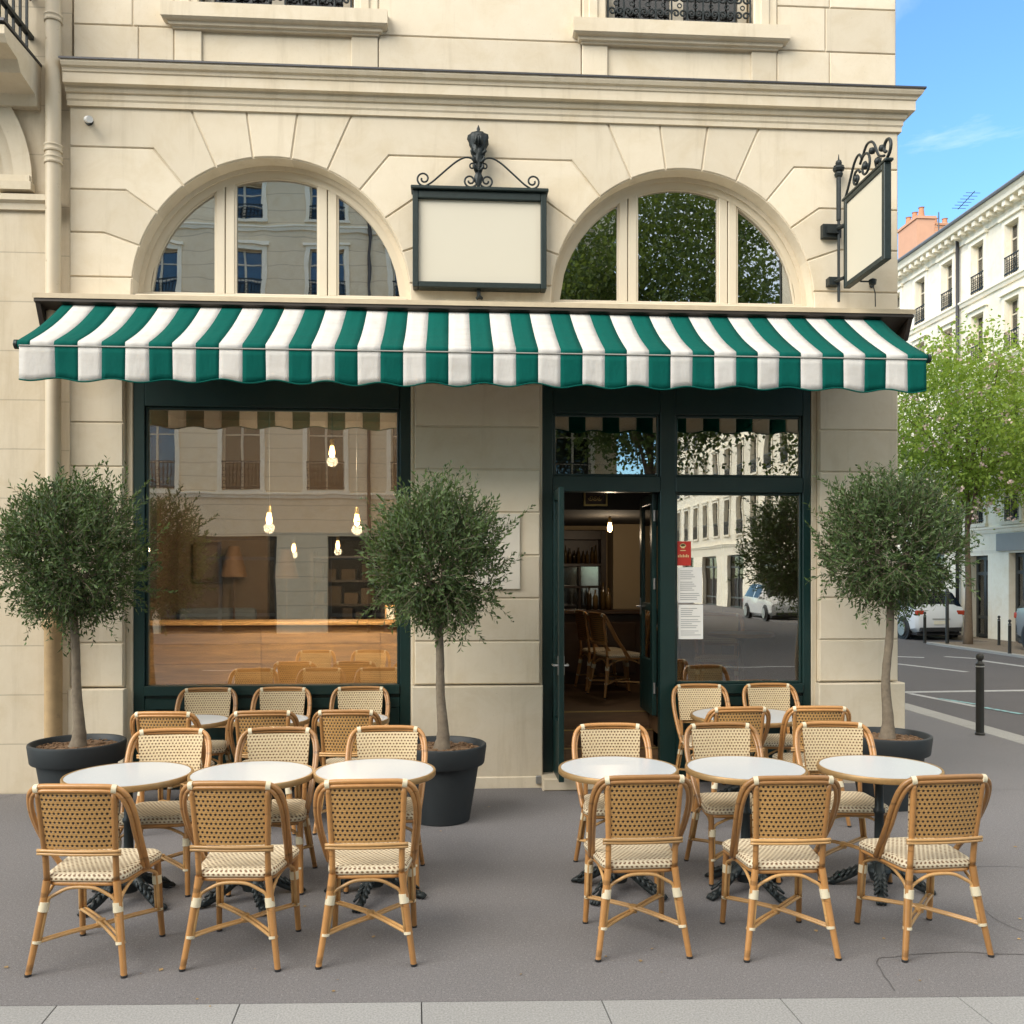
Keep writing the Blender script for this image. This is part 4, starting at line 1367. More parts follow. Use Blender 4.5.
def make_chair():
    t = thing('rattan_chair', 'x', 'chair')
    # seat
    mb = MB()
    rings = [(0.018, 0.420), (0.0, 0.425), (-0.003, 0.436), (0.0, 0.449), (0.012, 0.460), (0.035, 0.464)]
    P = [[(x, y, z) for x, y in seat_outline(k)] for k, z in rings]
    for sc_, z in ((0.62, 0.458), (0.3, 0.455), (0.08, 0.454)):
        P.append([(x * sc_, y * sc_, z) for x, y in seat_outline(0.035)])
    n = len(P[0])
    vs = [p for r in P for p in r]
    fs, uvs = [], []
    per = [0.0]
    for i in range(n):
        a, b = P[1][i], P[1][(i + 1) % n]
        per.append(per[-1] + math.hypot(a[0] - b[0], a[1] - b[1]))
    for r in range(len(P) - 1):
        for i in range(n):
            j = (i + 1) % n
            fs.append((r * n + i, r * n + j, (r + 1) * n + j, (r + 1) * n + i))
            if r < 4:
                uvs.append([(per[i], P[r][i][2] * 1.2), (per[i + 1], P[r][j][2] * 1.2), (per[i + 1], P[r + 1][j][2] * 1.2), (per[i], P[r + 1][i][2] * 1.2)])
            else:
                uvs.append([(p[0], p[1]) for p in (P[r][i], P[r][j], P[r + 1][j], P[r + 1][i])])
    fs.append(tuple((len(P) - 1) * n + k for k in range(n))); uvs.append([(p[0], p[1]) for p in P[-1]])
    fs.append(tuple(range(n - 1, -1, -1))); uvs.append([(p[0], p[1]) for p in P[0][::-1]])
    mb.add(vs, fs, 0, uvs)
    mb.build('seat', M['weave_seat'], t, smooth=True, local=True, auto=70)
    mb = MB(); mb.tube([(x, y, 0.412) for x, y in seat_outline(0.012)], 0.011, 8, closed=True)
    mb.build('seat_rim', M['cane'], t, smooth=True, local=True)
    # woven back: cream inside, tan outside
    mb = MB()
    nx, nz = 14, 10
    xs = [-0.158 + 0.316 * i / nx for i in range(nx + 1)]
    zs = [0.588 + (0.862 - 0.588) * i / nz for i in range(nz + 1)]
    for side, off, mi, wd in ((1, 0.020, 0, 1.13), (-1, -0.005, 1, 0.98)):
        vs, fs, uv = [], [], []
        for z in zs:
            for x in xs:
                k = (1 + 0.10 * (z - 0.588) / 0.27) * wd
                vs.append((x * k, back_y(x, z) + off, z))
        for b in range(nz):
            for a in range(nx):
                q = [b * (nx + 1) + a, b * (nx + 1) + a + 1, (b + 1) * (nx + 1) + a + 1, (b + 1) * (nx + 1) + a]
                if side > 0: q = q[::-1]
                fs.append(tuple(q)); uv.append([(vs[k][0], vs[k][2]) for k in q])
        mb.add(vs, fs, mi, uv)
    mb.build('backrest', [M['weave_front'], M['weave_back']], t, smooth=True, local=True)
    # frame of the back: two bent canes, two uprights, rail
    def mirror(pts):
        return pts + [(-x, y, z) for x, y, z in pts[-2::-1]]
    mb = MB()
    hoop = mirror([(0.214, 0.03, 0.425), (0.226, -0.03, 0.50), (0.240, -0.12, 0.62), (0.247, -0.185, 0.73), (0.238, -0.228, 0.815), (0.214, -0.252, 0.862), (0.172, -0.266, 0.884), (0.10, -0.275, 0.889), (0.0, -0.279, 0.890)])
    mb.tube(smooth_path(hoop, 5), 0.0135, 10)
    hoop = mirror([(0.205, 0.005, 0.42), (0.214, -0.055, 0.52), (0.226, -0.143, 0.63), (0.231, -0.200, 0.73), (0.222, -0.240, 0.803), (0.20, -0.262, 0.847), (0.165, -0.272, 0.865), (0.10, -0.281, 0.869), (0.0, -0.285, 0.870)])
    mb.tube(smooth_path(hoop, 5), 0.0105, 8)
    mb.build('back_frame', M['cane'], t, smooth=True, local=True)
    for s in (-1, 1):
        mb = MB()
        mb.tube(smooth_path([(s * 0.166, -0.205, 0.43), (s * 0.167, -0.220, 0.56), (s * 0.173, -0.240, 0.70), (s * 0.180, -0.264, 0.868)], 4), 0.0145, 10)
        mb.build('upright', M['cane'], t, smooth=True, local=True)
    mb = MB()
    for dz, r in ((0.0, 0.0085), (-0.015, 0.007)):
        mb.tube(smooth_path([(-0.198, -0.232, 0.578 + dz), (-0.10, -0.243, 0.578 + dz), (0.0, -0.247, 0.578 + dz), (0.10, -0.243, 0.578 + dz), (0.198, -0.232, 0.578 + dz)], 4), r, 8)
    mb.build('back_rail', M['cane_pale'], t, smooth=True, local=True)
    for s in (-1, 1):
        mb = MB()
        mb.tube([(s * 0.170, -0.267, 0.876), (s * 0.192, -0.263, 0.873)], 0.023, 10, flat=0.85)
        mb.build('top_binding', M['wrap'], t, smooth=True, local=True, auto=50)
    # legs, each with its cream bindings
    def leg(s, back):
        if back:
            pts = [(s * 0.226, -0.262, 0.004), (s * 0.204, -0.240, 0.15), (s * 0.182, -0.216, 0.31), (s * 0.166, -0.205, 0.43)]
        else:
            pts = [(s * 0.208, 0.232, 0.004), (s * 0.203, 0.214, 0.15), (s * 0.200, 0.200, 0.31), (s * 0.196, 0.192, 0.42)]
        P = smooth_path(pts, 4)
        mb = MB(); mb.tube(P, [0.0145 + 0.0035 * i / (len(P) - 1) for i in range(len(P))], 12)
        l = mb.build('leg', M['cane'], t, smooth=True, local=True, auto=60)
        a, b = Vector(pts[1]), Vector(pts[2])
        mb = MB()
        d = (b - a)
        ins = Vector((-s * 0.006, 0.003 if back else -0.003, 0))
        mb.tube([a + d * 0.86 + ins, a + d * 1.13 + ins], 0.0235, 12)
        mb.build('binding', M['wrap'], l, smooth=True, local=True, auto=60)
        mb = MB()
        mb.tube([a + d * -0.03 + ins, a + d * 0.045 + ins], 0.0215, 12)
        mb.build('binding', M['wrap'], l, smooth=True, local=True, auto=60)
        mb = MB(); mb.lathe([(0.001, 0.0), (0.0145, 0.0), (0.016, 0.008), (0.015, 0.012)], 12, (pts[0][0], pts[0][1], 0.0))
        mb.build('foot_cap', M['black_plastic'], l, smooth=True, local=True, auto=50)
    for s in (-1, 1):
        leg(s, True); leg(s, False)
    # bent braces under the seat, back, front and sides
    def brace(pa, pb):
        A, B = [Vector(p) for p in pa], [Vector(p) for p in pb]
        c = (A[-1] + B[-1]) / 2
        pts = [A[0], A[1], A[1].lerp(A[2], 0.55), A[2].lerp(c, 0.18) + Vector((0, 0, -0.008)), A[2].lerp(c, 0.55) + Vector((0, 0, 0.018)), c + Vector((0, 0, 0.024)), B[2].lerp(c, 0.55) + Vector((0, 0, 0.018)), B[2].lerp(c, 0.18) + Vector((0, 0, -0.008)), B[1].lerp(B[2], 0.55), B[1], B[0]]
        mb = MB(); mb.tube(smooth_path(pts, 4), 0.0085, 8)
        mb.build('brace', M['cane_pale'], t, smooth=True, local=True)
    bl = lambda s: [(s * 0.186, -0.234, 0.15), (s * 0.163, -0.212, 0.31), (s * 0.148, -0.205, 0.375)]
    fl = lambda s: [(s * 0.185, 0.210, 0.15), (s * 0.182, 0.197, 0.31), (s * 0.176, 0.190, 0.375)]
    bs_ = lambda s: [(s * 0.206, -0.222, 0.15), (s * 0.184, -0.198, 0.31), (s * 0.178, -0.180, 0.375)]
    fs_ = lambda s: [(s * 0.204, 0.196, 0.15), (s * 0.200, 0.182, 0.31), (s * 0.194, 0.170, 0.375)]
    brace(bl(-1), bl(1)); brace(fl(-1), fl(1))
    for s in (-1, 1):
        brace(bs_(s), fs_(s))
    # crossed stretchers, two canes each
    for s in (-1, 1):
        mb = MB()
        for o in (-0.008, 0.008):
            mb.tube(smooth_path([(s * 0.207 + o, -0.240 + o * s, 0.150), (s * 0.10 + o, -0.12 + o * s, 0.158 + 0.004 * s), (o, -0.012 + o * s, 0.160 + 0.009 * s), (-s * 0.10 + o, 0.10 + o * s, 0.158 + 0.004 * s), (-s * 0.203 + o, 0.214 + o * s, 0.150)], 4), 0.0078, 8)
        mb.build('stretcher', M['cane_pale'], t, smooth=True, local=True)
    mb = MB(); mb.lathe([(0.001, 0.140), (0.022, 0.142), (0.022, 0.178), (0.001, 0.180)], 10, (0, -0.012, 0))
    mb.build('centre_binding', M['cane_pale'], t, smooth=True, local=True, auto=50)
    return t


proto_chair = make_chair()
used = []


def place_chair(x, y, rz, label, group, z=0.0, s=1.0):
    o = proto_chair if not used else copy_tree(proto_chair)
    used.append(o)
    o.location = (x, y, z); o.rotation_euler = (0, 0, rad(rz)); o.scale = (s, s, s)
    o['label'] = label; o['group'] = group


PLACE = ['leftmost', 'second from left', 'third from left', 'fourth from left', 'fifth from left', 'rightmost']
for i, (x, y, rz) in enumerate(((-1.72, -3.49, -5), (-1.025, -3.47, -4), (-0.405, -3.47, 0), (0.93, -3.47, 1), (1.655, -3.53, -1), (2.395, -3.56, 4))):
    place_chair(x, y, rz, f'tan rattan chair, back to us, {PLACE[i]} of six in the front row', 'rattan chairs of the front row, backs towards us')
for i, (x, y, rz) in enumerate(((-1.75, -2.46, 183), (-1.09, -2.46, 181), (-0.41, -2.45, 180), (1.03, -2.44, 179), (1.765, -2.46, 181), (2.475, -2.47, 173))):
    place_chair(x, y, rz, f'cream rattan chair facing us behind a front table, {PLACE[i]} of six', 'rattan chairs facing us behind the front tables')
for x, y, rz, p in ((-2.03, -1.17, -4, 'leftmost of all'), (-1.36, -1.17, 2, 'middle of the left three'), (-0.745, -1.17, -3, 'right of three by the middle pot'),
                    (2.11, -1.20, 3, 'left of two at the wide table'), (2.74, -1.20, -4, 'right of two at the wide table')):
    place_chair(x, y, rz, f'tan rattan chair, back to us, back row, {p}', 'rattan chairs of the back row, backs towards us')
for x, y, rz, p in ((-2.08, -0.30, 182, 'left of three below the glass'), (-1.46, -0.30, 179, 'middle of three below the glass'), (-0.785, -0.30, 181, 'right of three below the glass'),
                    (2.19, -0.31, 178, 'beside the open door'), (2.84, -0.30, 182, 'nearest the corner pier')):
    place_chair(x, y, rz, f'cream rattan chair by the shopfront, {p}', 'rattan chairs standing against the shopfront')
place_chair(1.80, 1.75, -75, 'dim rattan chair inside the cafe door, the nearer of two at the table', 'rattan chairs inside the cafe', z=0.57)
place_chair(1.72, 2.3, -82, 'dim rattan chair inside the cafe door, the farther of two before the bar', 'rattan chairs inside the cafe', z=0.57)
place_chair(2.75, 1.25, 160, 'rattan chair inside behind the right window, near its right edge', 'rattan chairs inside the cafe', z=0.57)


# ================================================================= BISTRO TABLE
def make_table(R=0.353):
    t = thing('bistro_table', 'x', 'table')
    mb = MB(); mb.lathe([(0.001, 0.706), (R - 0.014, 0.706), (R - 0.0135, 0.7295), (R - 0.016, 0.731), (0.001, 0.731)], 64)
    mb.build('tabletop', M['table_white'], t, smooth=True, local=True, auto=30)
    mb = MB()
    k = [(R - 0.013, 0.700), (R - 0.003, 0.698), (R + 0.001, 0.704), (R + 0.001, 0.727), (R - 0.002, 0.732), (R - 0.013, 0.732)]
    n = 64; vs, fs = [], []
    for r, z in k:
        for a in range(n):
            vs.append((r * math.cos(2 * PI * a / n), r * math.sin(2 * PI * a / n), z))
    for i in range(len(k)):
        j = (i + 1) % len(k)
        for a in range(n):
            b = (a + 1) % n
            fs.append((i * n + a, i * n + b, j * n + b, j * n + a))
    mb.add(vs, fs)
    mb.build('rim', M['table_rim'], t, smooth=True, local=True, auto=40)
    mb = MB()
    mb.lathe([(0.05, 0.06), (0.062, 0.10), (0.075, 0.115), (0.07, 0.135), (0.045, 0.15), (0.04, 0.19), (0.05, 0.205), (0.036, 0.22), (0.028, 0.26), (0.026, 0.45), (0.034, 0.46), (0.034, 0.475), (0.026, 0.485),
              (0.024, 0.62), (0.034, 0.635), (0.034, 0.655), (0.05, 0.67), (0.14, 0.695), (0.14, 0.7055), (0.001, 0.7055)], 18)
    mb.build('column', M['iron'], t, smooth=True, local=True, auto=40)
    for q in range(4):
        a = rad(45 + 90 * q)
        mb = MB()
        d = Vector((math.cos(a), math.sin(a), 0)); s = Vector((-d.y, d.x, 0))
        P = smooth_path([(0.03, 0.15, 0), (0.09, 0.125, 0), (0.145, 0.085, 0), (0.205, 0.045, 0), (0.25, 0.028, 0), (0.275, 0.024, 0)], 4)
        mb.tube([d * p.x + Vector((0, 0, p.y)) for p in P], [0.03, 0.032, 0.031, 0.030, 0.029, 0.027, 0.026, 0.025, 0.024, 0.023, 0.022, 0.021, 0.02, 0.02, 0.021, 0.022, 0.023, 0.024, 0.024, 0.023, 0.018][:len(P)], 10)
        for o in (-0.017, 0, 0.017):                                  # claw toes
            mb.tube([d * 0.25 + s * o * 0.6 + Vector((0, 0, 0.03)), d * 0.288 + s * o + Vector((0, 0, 0.022)), d * 0.305 + s * o * 1.1 + Vector((0, 0, 0.010))], [0.013, 0.013, 0.008], 8)
        for k_ in range(5):                                           # cast leaf ribs
            f = 0.09 + 0.034 * k_
            z = 0.14 - 0.46 * (f - 0.06)
            for sg_ in (-1, 1):
                mb.tube([d * f + s * sg_ * 0.012 + Vector((0, 0, z + 0.012)), d * (f + 0.03) + s * sg_ * 0.034 + Vector((0, 0, max(0.012, z - 0.018)))], [0.012, 0.007], 6)
        mb.build('foot', M['iron'], t, smooth=True, local=True)
    return t


proto_table = make_table()
tused = []


def place_table(x, y, rz, label, group, s=1.0, z=0.0):
    o = proto_table if not tused else copy_tree(proto_table)
    tused.append(o)
    o.location = (x, y, z); o.rotation_euler = (0, 0, rad(rz)); o.scale = (s, s, 1)
    o['label'] = label; o['group'] = group


for i, (x, y, rz) in enumerate(((-1.845, -2.74, 10), (-1.145, -2.76, -20), (-0.445, -2.73, 30), (0.985, -2.75, 8), (1.74, -2.79, -14), (2.54, -2.82, 22))):
    place_table(x, y, rz, f'round white bistro table with brown rim, {PLACE[i]} of six in the front row', 'round bistro tables of the front row')
for x, y, rz, p, s in ((-2.05, -0.74, 0, 'left of three before the big window', 0.84), (-1.42, -0.74, 30, 'middle of three before the big window', 0.84), (-0.79, -0.74, 12, 'right of three before the big window', 0.84), (2.40, -0.77, 40, 'wider one before the right window', 1.28)):
    place_table(x, y, rz, f'round white bistro table in the back row, {p}', 'round bistro tables of the back row', s)
place_table(2.42, 2.0, 15, 'dim bistro table inside the cafe door beside two chairs', 'bistro tables inside the cafe', 0.9, 0.57)
place_table(2.85, 0.80, 15, 'bistro table inside just behind the right window', 'bistro tables inside the cafe', 0.9, 0.57)
def glass_cup(x, y, z, label):
    b = MB(); b.lathe([(0.022, 0.0), (0.028, 0.09), (0.026, 0.09), (0.02, 0.006), (0.001, 0.006)], 14)
    o = b.build('drinking_glass', M['glass_door'], None, smooth=True, local=True, auto=40); o.location = (x, y, z)
    tag(o, label, 'glass')
glass_cup(2.22, 1.93, 0.57 + 0.733, 'small drinking glass on the dim table inside the door')
glass_cup(2.42, 2.04, 0.57 + 0.733, 'second drinking glass, right side of the dim table inside the door')


# ================================================================= OLIVE TREES IN POTS
def make_pot():
    t = thing('planter_pot', 'x', 'plant pot')
    mb = MB()
    mb.lathe([(0.001, 0.0), (0.205, 0.0), (0.215, 0.006), (0.285, 0.425), (0.292, 0.43), (0.322, 0.432), (0.328, 0.44), (0.344, 0.565), (0.342, 0.578), (0.334, 0.584), (0.322, 0.582), (0.312, 0.57), (0.302, 0.50), (0.001, 0.50)], 56)
    mb.build('pot_body', M['pot'], t, smooth=True, local=True, auto=35)
    mb = MB()
    n = 26; vs = [(0, 0, 0.545)]; fs = []
    for r in range(1, 9):
        for a in range(n):
            q = 2 * PI * a / n
            rr = 0.3075 * r / 8
            vs.append((rr * math.cos(q), rr * math.sin(q), 0.535 + 0.012 * noise.noise((rr * math.cos(q) * 14, rr * math.sin(q) * 14, 3)) + 0.012 * (1 - r / 8)))
    for a in range(n):
        fs.append((0, 1 + a, 1 + (a + 1) % n))
    for r in range(7):
        for a in range(n):
            b = (a + 1) % n
            fs.append((1 + r * n + a, 1 + (r + 1) * n + a, 1 + (r + 1) * n + b, 1 + r * n + b))
    mb.add(vs, fs)
    for k in range(160):
        a, r = RNG.uniform(0, 2 * PI), 0.29 * math.sqrt(RNG.random())
        mb.obox((r * math.cos(a), r * math.sin(a), 0.545), (RNG.uniform(.012, .035), RNG.uniform(.008, .018), 0.008), Matrix.Rotation(RNG.uniform(0, 6), 3, 'Z') @ Matrix.Rotation(RNG.uniform(-.5, .5), 3, 'X'))
    mb.build('soil', M['soil'], t, local=True)
    return t


def leaf_quad(mb, p, d, nrm, L, W, mi=0):
    s = d.cross(nrm).normalized()
    m = p + d * (L * 0.5) + nrm * (L * 0.06)
    mb.add([p, m + s * W * 0.5, p + d * L, m - s * W * 0.5], [(0, 1, 2, 3)], mi)


def rnd_dir(rg):
    while True:
        v = Vector((rg.uniform(-1, 1), rg.uniform(-1, 1), rg.uniform(-1, 1)))
        if 0.05 < v.length < 1: return v.normalized()


def olive_tree(x, y, z0, label, seed, zc, rx, rz, lean, droop):
    """trunk rooted at z0, crown centred zc above the ground"""
    rg = random.Random(seed)
    t = thing('olive_tree', label, 'tree', (x, y, z0), group='olive trees in pots')
    h = zc - rz * 0.72 - z0
    top = Vector((lean[0], lean[1], h))
    mb = MB()
    P = smooth_path([(0, 0, -0.03), (0.012, 0.004, h * 0.12), (-0.008, 0.004, h * 0.4), (lean[0] * 0.6 + 0.006, 0, h * 0.72), top], 6)
    rr = []
    for i in range(len(P)):
        f = i / (len(P) - 1)
        rr.append((0.040 * (1 - f) ** 4 + 0.034 - 0.004 * f) * (1 + 0.10 * noise.noise((i * 0.9, seed, 0))))
    mb.tube(P, rr, 16)
    cc = Vector((lean[0], lean[1], zc - z0))
    for k in range(9):
        a = 2 * PI * k / 9 + rg.uniform(-.3, .3)
        e = cc + Vector((math.cos(a) * rx * rg.uniform(.35, .7), math.sin(a) * rx * rg.uniform(.35, .7), rg.uniform(-.25, .55) * rz))
        m = top.lerp(e, 0.5) + Vector((rg.uniform(-.05, .05), rg.uniform(-.05, .05), rg.uniform(0.0, .08)))
        Q = smooth_path([top - Vector((0, 0, 0.06)), m, e], 4)
        mb.tube(Q, [0.022 - 0.017 * i / (len(Q) - 1) for i in range(len(Q))], 7)
    mb.build('trunk', M['bark_olive'], t, smooth=True, local=True)
    cr = MB()
    def R(d):
        n_ = 1 + 0.14 * noise.noise(d * 1.9 + Vector((seed * 3.1, 0, 0))) + 0.10 * noise.noise(d * 4.5 + Vector((0, seed, 0)))
        if d.z < -0.35: n_ *= 1 - 0.30 * (-d.z - 0.35) / 0.65
        return n_
    nt = 1650
    for k in range(nt):
        d = rnd_dir(rg)
        f = rg.uniform(0.22, 1.0) ** 0.62
        p = cc + Vector((d.x * rx, d.y * rx, d.z * rz)) * R(d) * f
        low = max(0.0, -d.z - 0.2)
        g = (d * 0.55 + Vector((0, 0, 0.5 - 1.5 * low * droop)) + rnd_dir(rg) * 0.75).normalized()
        L = rg.uniform(0.10, 0.18) * (1.9 if rg.random() < 0.10 else 1.0)
        bend = Vector((0, 0, 0.05 if low < 0.1 else -0.07 * droop)) + rnd_dir(rg) * 0.03
        pts = [p + g * L * i / 5 + bend * (i / 5) ** 2 for i in range(6)]
        cr.tube(pts, [0.0020, 0.0018, 0.0016, 0.0014, 0.0012, 0.0008], 3, mi=1, cap=False)
        nl = int(L / 0.0125)
        for j in range(nl):
            u = (j + 1) / nl
            q = p + g * L * u + bend * u * u
            ax = (g + bend * 2 * u).normalized()
            o = ax.orthogonal().normalized()
            a = rg.uniform(0, 6.28) if j % 2 == 0 else a + PI + rg.uniform(-.5, .5)
            sd_ = (Matrix.Rotation(a, 3, ax) @ o)
            ld = (ax * rg.uniform(0.55, 1.0) + sd_ * 0.8 + Vector((0, 0, 0.12))).normalized()
            nn = (ld.cross(ax.cross(ld))).normalized() if rg.random() < .5 else (ax + rnd_dir(rg) * 0.6 - ld * ax.dot(ld)).normalized()
            leaf_quad(cr, q, ld, nn, rg.uniform(0.034, 0.060), rg.uniform(0.0135, 0.0195))
    # dead-grey inner sprays
    cr.build('crown', [M['olive_leaf'], M['bark_olive']], t, local=True)


proto_pot = make_pot()
pots = []
for x, y, s, where in ((-2.89, -0.79, 1.03, 'beside the drainpipe'), (-0.075, -1.06, 1.0, 'before the middle stone pier'), (3.53, -0.86, 1.0, 'at the building corner')):
    o = proto_pot if not pots else copy_tree(proto_pot)
    pots.append(o)
    o.location = (x, y, 0); o.scale = (s, s, 1.0); o.rotation_euler = (0, 0, 1.3 * len(pots))
    tag(o, f'large anthracite plastic pot with bark mulch {where}', 'plant pot', 'anthracite pots of the olive trees')
olive_tree(-2.89, -0.79, 0.55, 'olive tree with bushy round crown before the drainpipe, left of the big window', 5, 1.99, 0.52, 0.53, (-0.035, 0.0), 0.9)
olive_tree(-0.075, -1.06, 0.55, 'olive tree with round crown between the big window and the door', 8, 1.955, 0.455, 0.535, (-0.03, 0.0), 1.0)
olive_tree(3.53, -0.86, 0.55, 'olive tree with dense round crown at the building corner, street behind it', 13, 2.10, 0.53, 0.53, (0.03, 0.0), 0.9)
# ================================================================= GROUND, ROADS, PAVEMENTS
ROAD = -0.055


def struct(mb, name, mat, **kw):
    o = mb.build(name, mat, None, **kw)
    o['kind'] = 'structure'
    return o


def sheet(name, mat, x0, x1, y0, y1, z, thick=0.0):
    mb = MB()
    if thick:
        mb.box(x0, x1, y0, y1, z - thick, z)
    else:
        mb.add([(x0, y0, z), (x1, y0, z), (x1, y1, z), (x0, y1, z)], [(0, 1, 2, 3)])
    return struct(mb, name, mat)


sheet('ground', M['asphalt_road'], -600, 600, -600, 600, ROAD - 0.008)
sheet('road', M['asphalt_road'], -120, 120, -17.0, -2.6, ROAD)
sheet('side_street', M['asphalt_road'], 6.62, 13.2, -4.444, 120, ROAD)
pv = MB()
KS = lambda x: -4.125 - 0.044 * (x - 0.26)
pv.add([(-30, KS(-30), 0), (6.3, KS(6.3), 0), (6.3, 0.4, 0), (-30, 0.4, 0), (-30, KS(-30), -.5), (6.3, KS(6.3), -.5), (6.3, 0.4, -.5), (-30, 0.4, -.5)], [(0, 1, 2, 3), (7, 6, 5, 4), (0, 4, 5, 1), (1, 5, 6, 2), (2, 6, 7, 3), (3, 7, 4, 0)])
pv.box(4.02, 6.30, 0.401, 120, -0.5, 0.0)
struct(pv, 'pavement', M['asphalt'])
k = MB()
x = -22.25
while x < 6.2:
    w = 0.79
    b = min(x + w, 6.3)
    sk = 0.012
    ya, yb = KS(x) - 0.002, KS(b) - 0.002
    k.add([(x + 0.002, ya, 0.0), (x + 0.0025 + sk, ya - 0.303, 0.0), (b - 0.0025 + sk, yb - 0.303, 0.0), (b - 0.0025, yb, 0.0),
           (x + 0.004, ya, -0.4), (x + 0.004 + sk, ya - 0.303, -0.4), (b - 0.004 + sk, yb - 0.303, -0.4), (b - 0.004, yb, -0.4)],
          [(3, 2, 1, 0)[::-1], (4, 5, 6, 7), (0, 1, 5, 4)[::-1], (1, 2, 6, 5)[::-1], (2, 3, 7, 6)[::-1], (3, 0, 4, 7)[::-1]])
    x = b
struct(k, 'granite_kerb', M['granite'], bevel=0.002)
k = MB()
y = -4.1
while y < 60:
    k.box(6.302, 6.62, y + 0.004, y + 1.0 - 0.004, -0.4, 0.004)
    y += 1.0
struct(k, 'side_kerb', M['kerb'], bevel=0.006)
pv = MB()
pv.box(13.38, 15.79, -4.0, 16.9, -0.5, 0.0); pv.box(15.05, 15.79, 16.901, 23.5, -0.5, 0.0); pv.box(13.38, 15.79, 23.501, 80, -0.5, 0.0)
struct(pv, 'far_pavement', asphalt('far_pavement_asphalt', (0.24, 0.19, 0.14)))
k = MB()
for y0, y1 in ((-4.0, 16.9), (23.5, 60)):
    k.box(13.20, 13.379, y0, y1, -0.4, 0.004)
struct(k, 'far_kerb', M['kerb'], bevel=0.006)
pv = MB(); pv.box(-60, 5.6, -21.4, -17.0, -0.5, 0.02); pv.box(13.2, 60, -21.4, -17.0, -0.5, 0.02); pv.box(13.2, 15.79, -70, -21.401, -0.5, 0.02)
struct(pv, 'opposite_pavement', M['asphalt'])

# painted markings
pm = MB()
def strip(pts, w, z=ROAD + 0.004):
    (x0, y0), (x1, y1) = pts
    d = Vector((x1 - x0, y1 - y0)).normalized(); s = Vector((-d.y, d.x)) * w / 2
    pm.add([(x0 - s.x, y0 - s.y, z), (x1 - s.x, y1 - s.y, z), (x1 + s.x, y1 + s.y, z), (x0 + s.x, y0 + s.y, z)], [(0, 1, 2, 3)])
strip([(9.62, 11.35), (10.20, 9.62)], 0.16)
strip([(10.45, 13.1), (10.98, 12.77)], 0.2); strip([(11.6, 13.0), (12.05, 12.45)], 0.2)
strip([(11.88, 11.95), (12.02, 10.5)], 0.18)
strip([(6.9, 6.58), (13.1, 6.86)], 0.18)
strip([(7.42, 6.45), (7.66, 4.92)], 0.12)
for kx in range(5):
    strip([(7.2 + 1.2 * kx, -1.2), (7.2 + 1.2 * kx, 1.4)], 0.5)
for kx in range(-8, 8):
    strip([(kx * 5.0, -10.7), (kx * 5.0 + 2.5, -10.7)], 0.14)
struct(pm, 'road_marking', M['paint_white'])
pm = MB()
strip([(7.56, 5.78), (7.79, 5.1)], 0.10, ROAD + 0.008); strip([(7.70, 4.80), (7.85, 4.15)], 0.10, ROAD + 0.008)
struct(pm, 'teal_road_marking', M['paint_teal'])
pm = MB(); pm.add([(4.06, -1.90, 0.004), (4.09, -1.80, 0.004), (4.24, -1.58, 0.004), (4.75, -1.72, 0.004), (4.6, -2.0, 0.004)], [(4, 3, 2, 1, 0)[::-1][::-1]])
pm.f[-1] = (0, 4, 3, 2, 1)
struct(pm, 'pavement_marking', M['paint_white'])
# seams and cracks of the asphalt, as narrow tarred strips
cm_ = MB()
def crack(pts, w=0.008, jitter=0.012, sub=10):
    P = smooth_path([(x, y, 0) for x, y in pts], sub)
    vs, fs = [], []
    for i, p in enumerate(P):
        t = (P[min(i + 1, len(P) - 1)] - P[max(i - 1, 0)]).normalized()
        s = Vector((-t.y, t.x, 0))
        o = noise.noise((p.x * 9, p.y * 9, 1.7)) * jitter
        ww = w * (0.6 + 0.6 * abs(noise.noise((p.x * 23, p.y * 23, 5))))
        a, b = p + s * (o - ww / 2), p + s * (o + ww / 2)
        vs += [(a.x, a.y, 0.003), (b.x, b.y, 0.003)]
    for i in range(len(P) - 1):
        fs.append((2 * i, 2 * i + 2, 2 * i + 3, 2 * i + 1))
    cm_.add(vs, fs)
crack([(1.99, -4.14), (2.03, -3.90), (2.06, -3.82), (2.14, -3.78), (2.5, -3.75), (2.9, -3.80), (3.6, -3.78)], 0.007)
crack([(-3.9, -0.24), (-3.76, -0.16), (-3.70, -0.02)], 0.009)
crack([(3.0, -3.05), (2.95, -3.4), (3.1, -3.7)], 0.005)
crack([(3.0, -2.55), (3.5, -2.45), (4.1, -2.6), (4.9, -2.5)], 0.006)
crack([(4.1, -0.6), (4.8, -0.4), (5.6, -0.5), (6.28, -0.45)], 0.007)
struct(cm_, 'asphalt_seam', simple('tar', (0.095, 0.09, 0.09), 0.7, var=0.3, scale=30))
# dry leaves and litter on the pavement
lf = MB()
rg = random.Random(4)
for i in range(46):
    x, y = rg.uniform(-2.6, 4.5), rg.uniform(-4.1, -2.9) if i % 3 else rg.uniform(-4.1, -0.5)
    a = rg.uniform(0, 6.28); L = rg.uniform(.012, .035)
    d = Vector((math.cos(a), math.sin(a), 0)); s = Vector((-d.y, d.x, 0)) * L * 0.35
    p = Vector((x, y, 0.004))
    lf.add([p, p + d * L * .5 + s + Vector((0, 0, .003)), p + d * L, p + d * L * .5 - s], [(0, 3, 2, 1)])
o = lf.build('fallen_leaves', simple('dry_leaf', (0.30, 0.20, 0.09), 0.8, var=0.3, per_island=0.4))
tag(o, 'scattered dry leaf bits on the asphalt', 'leaves', kind='stuff')


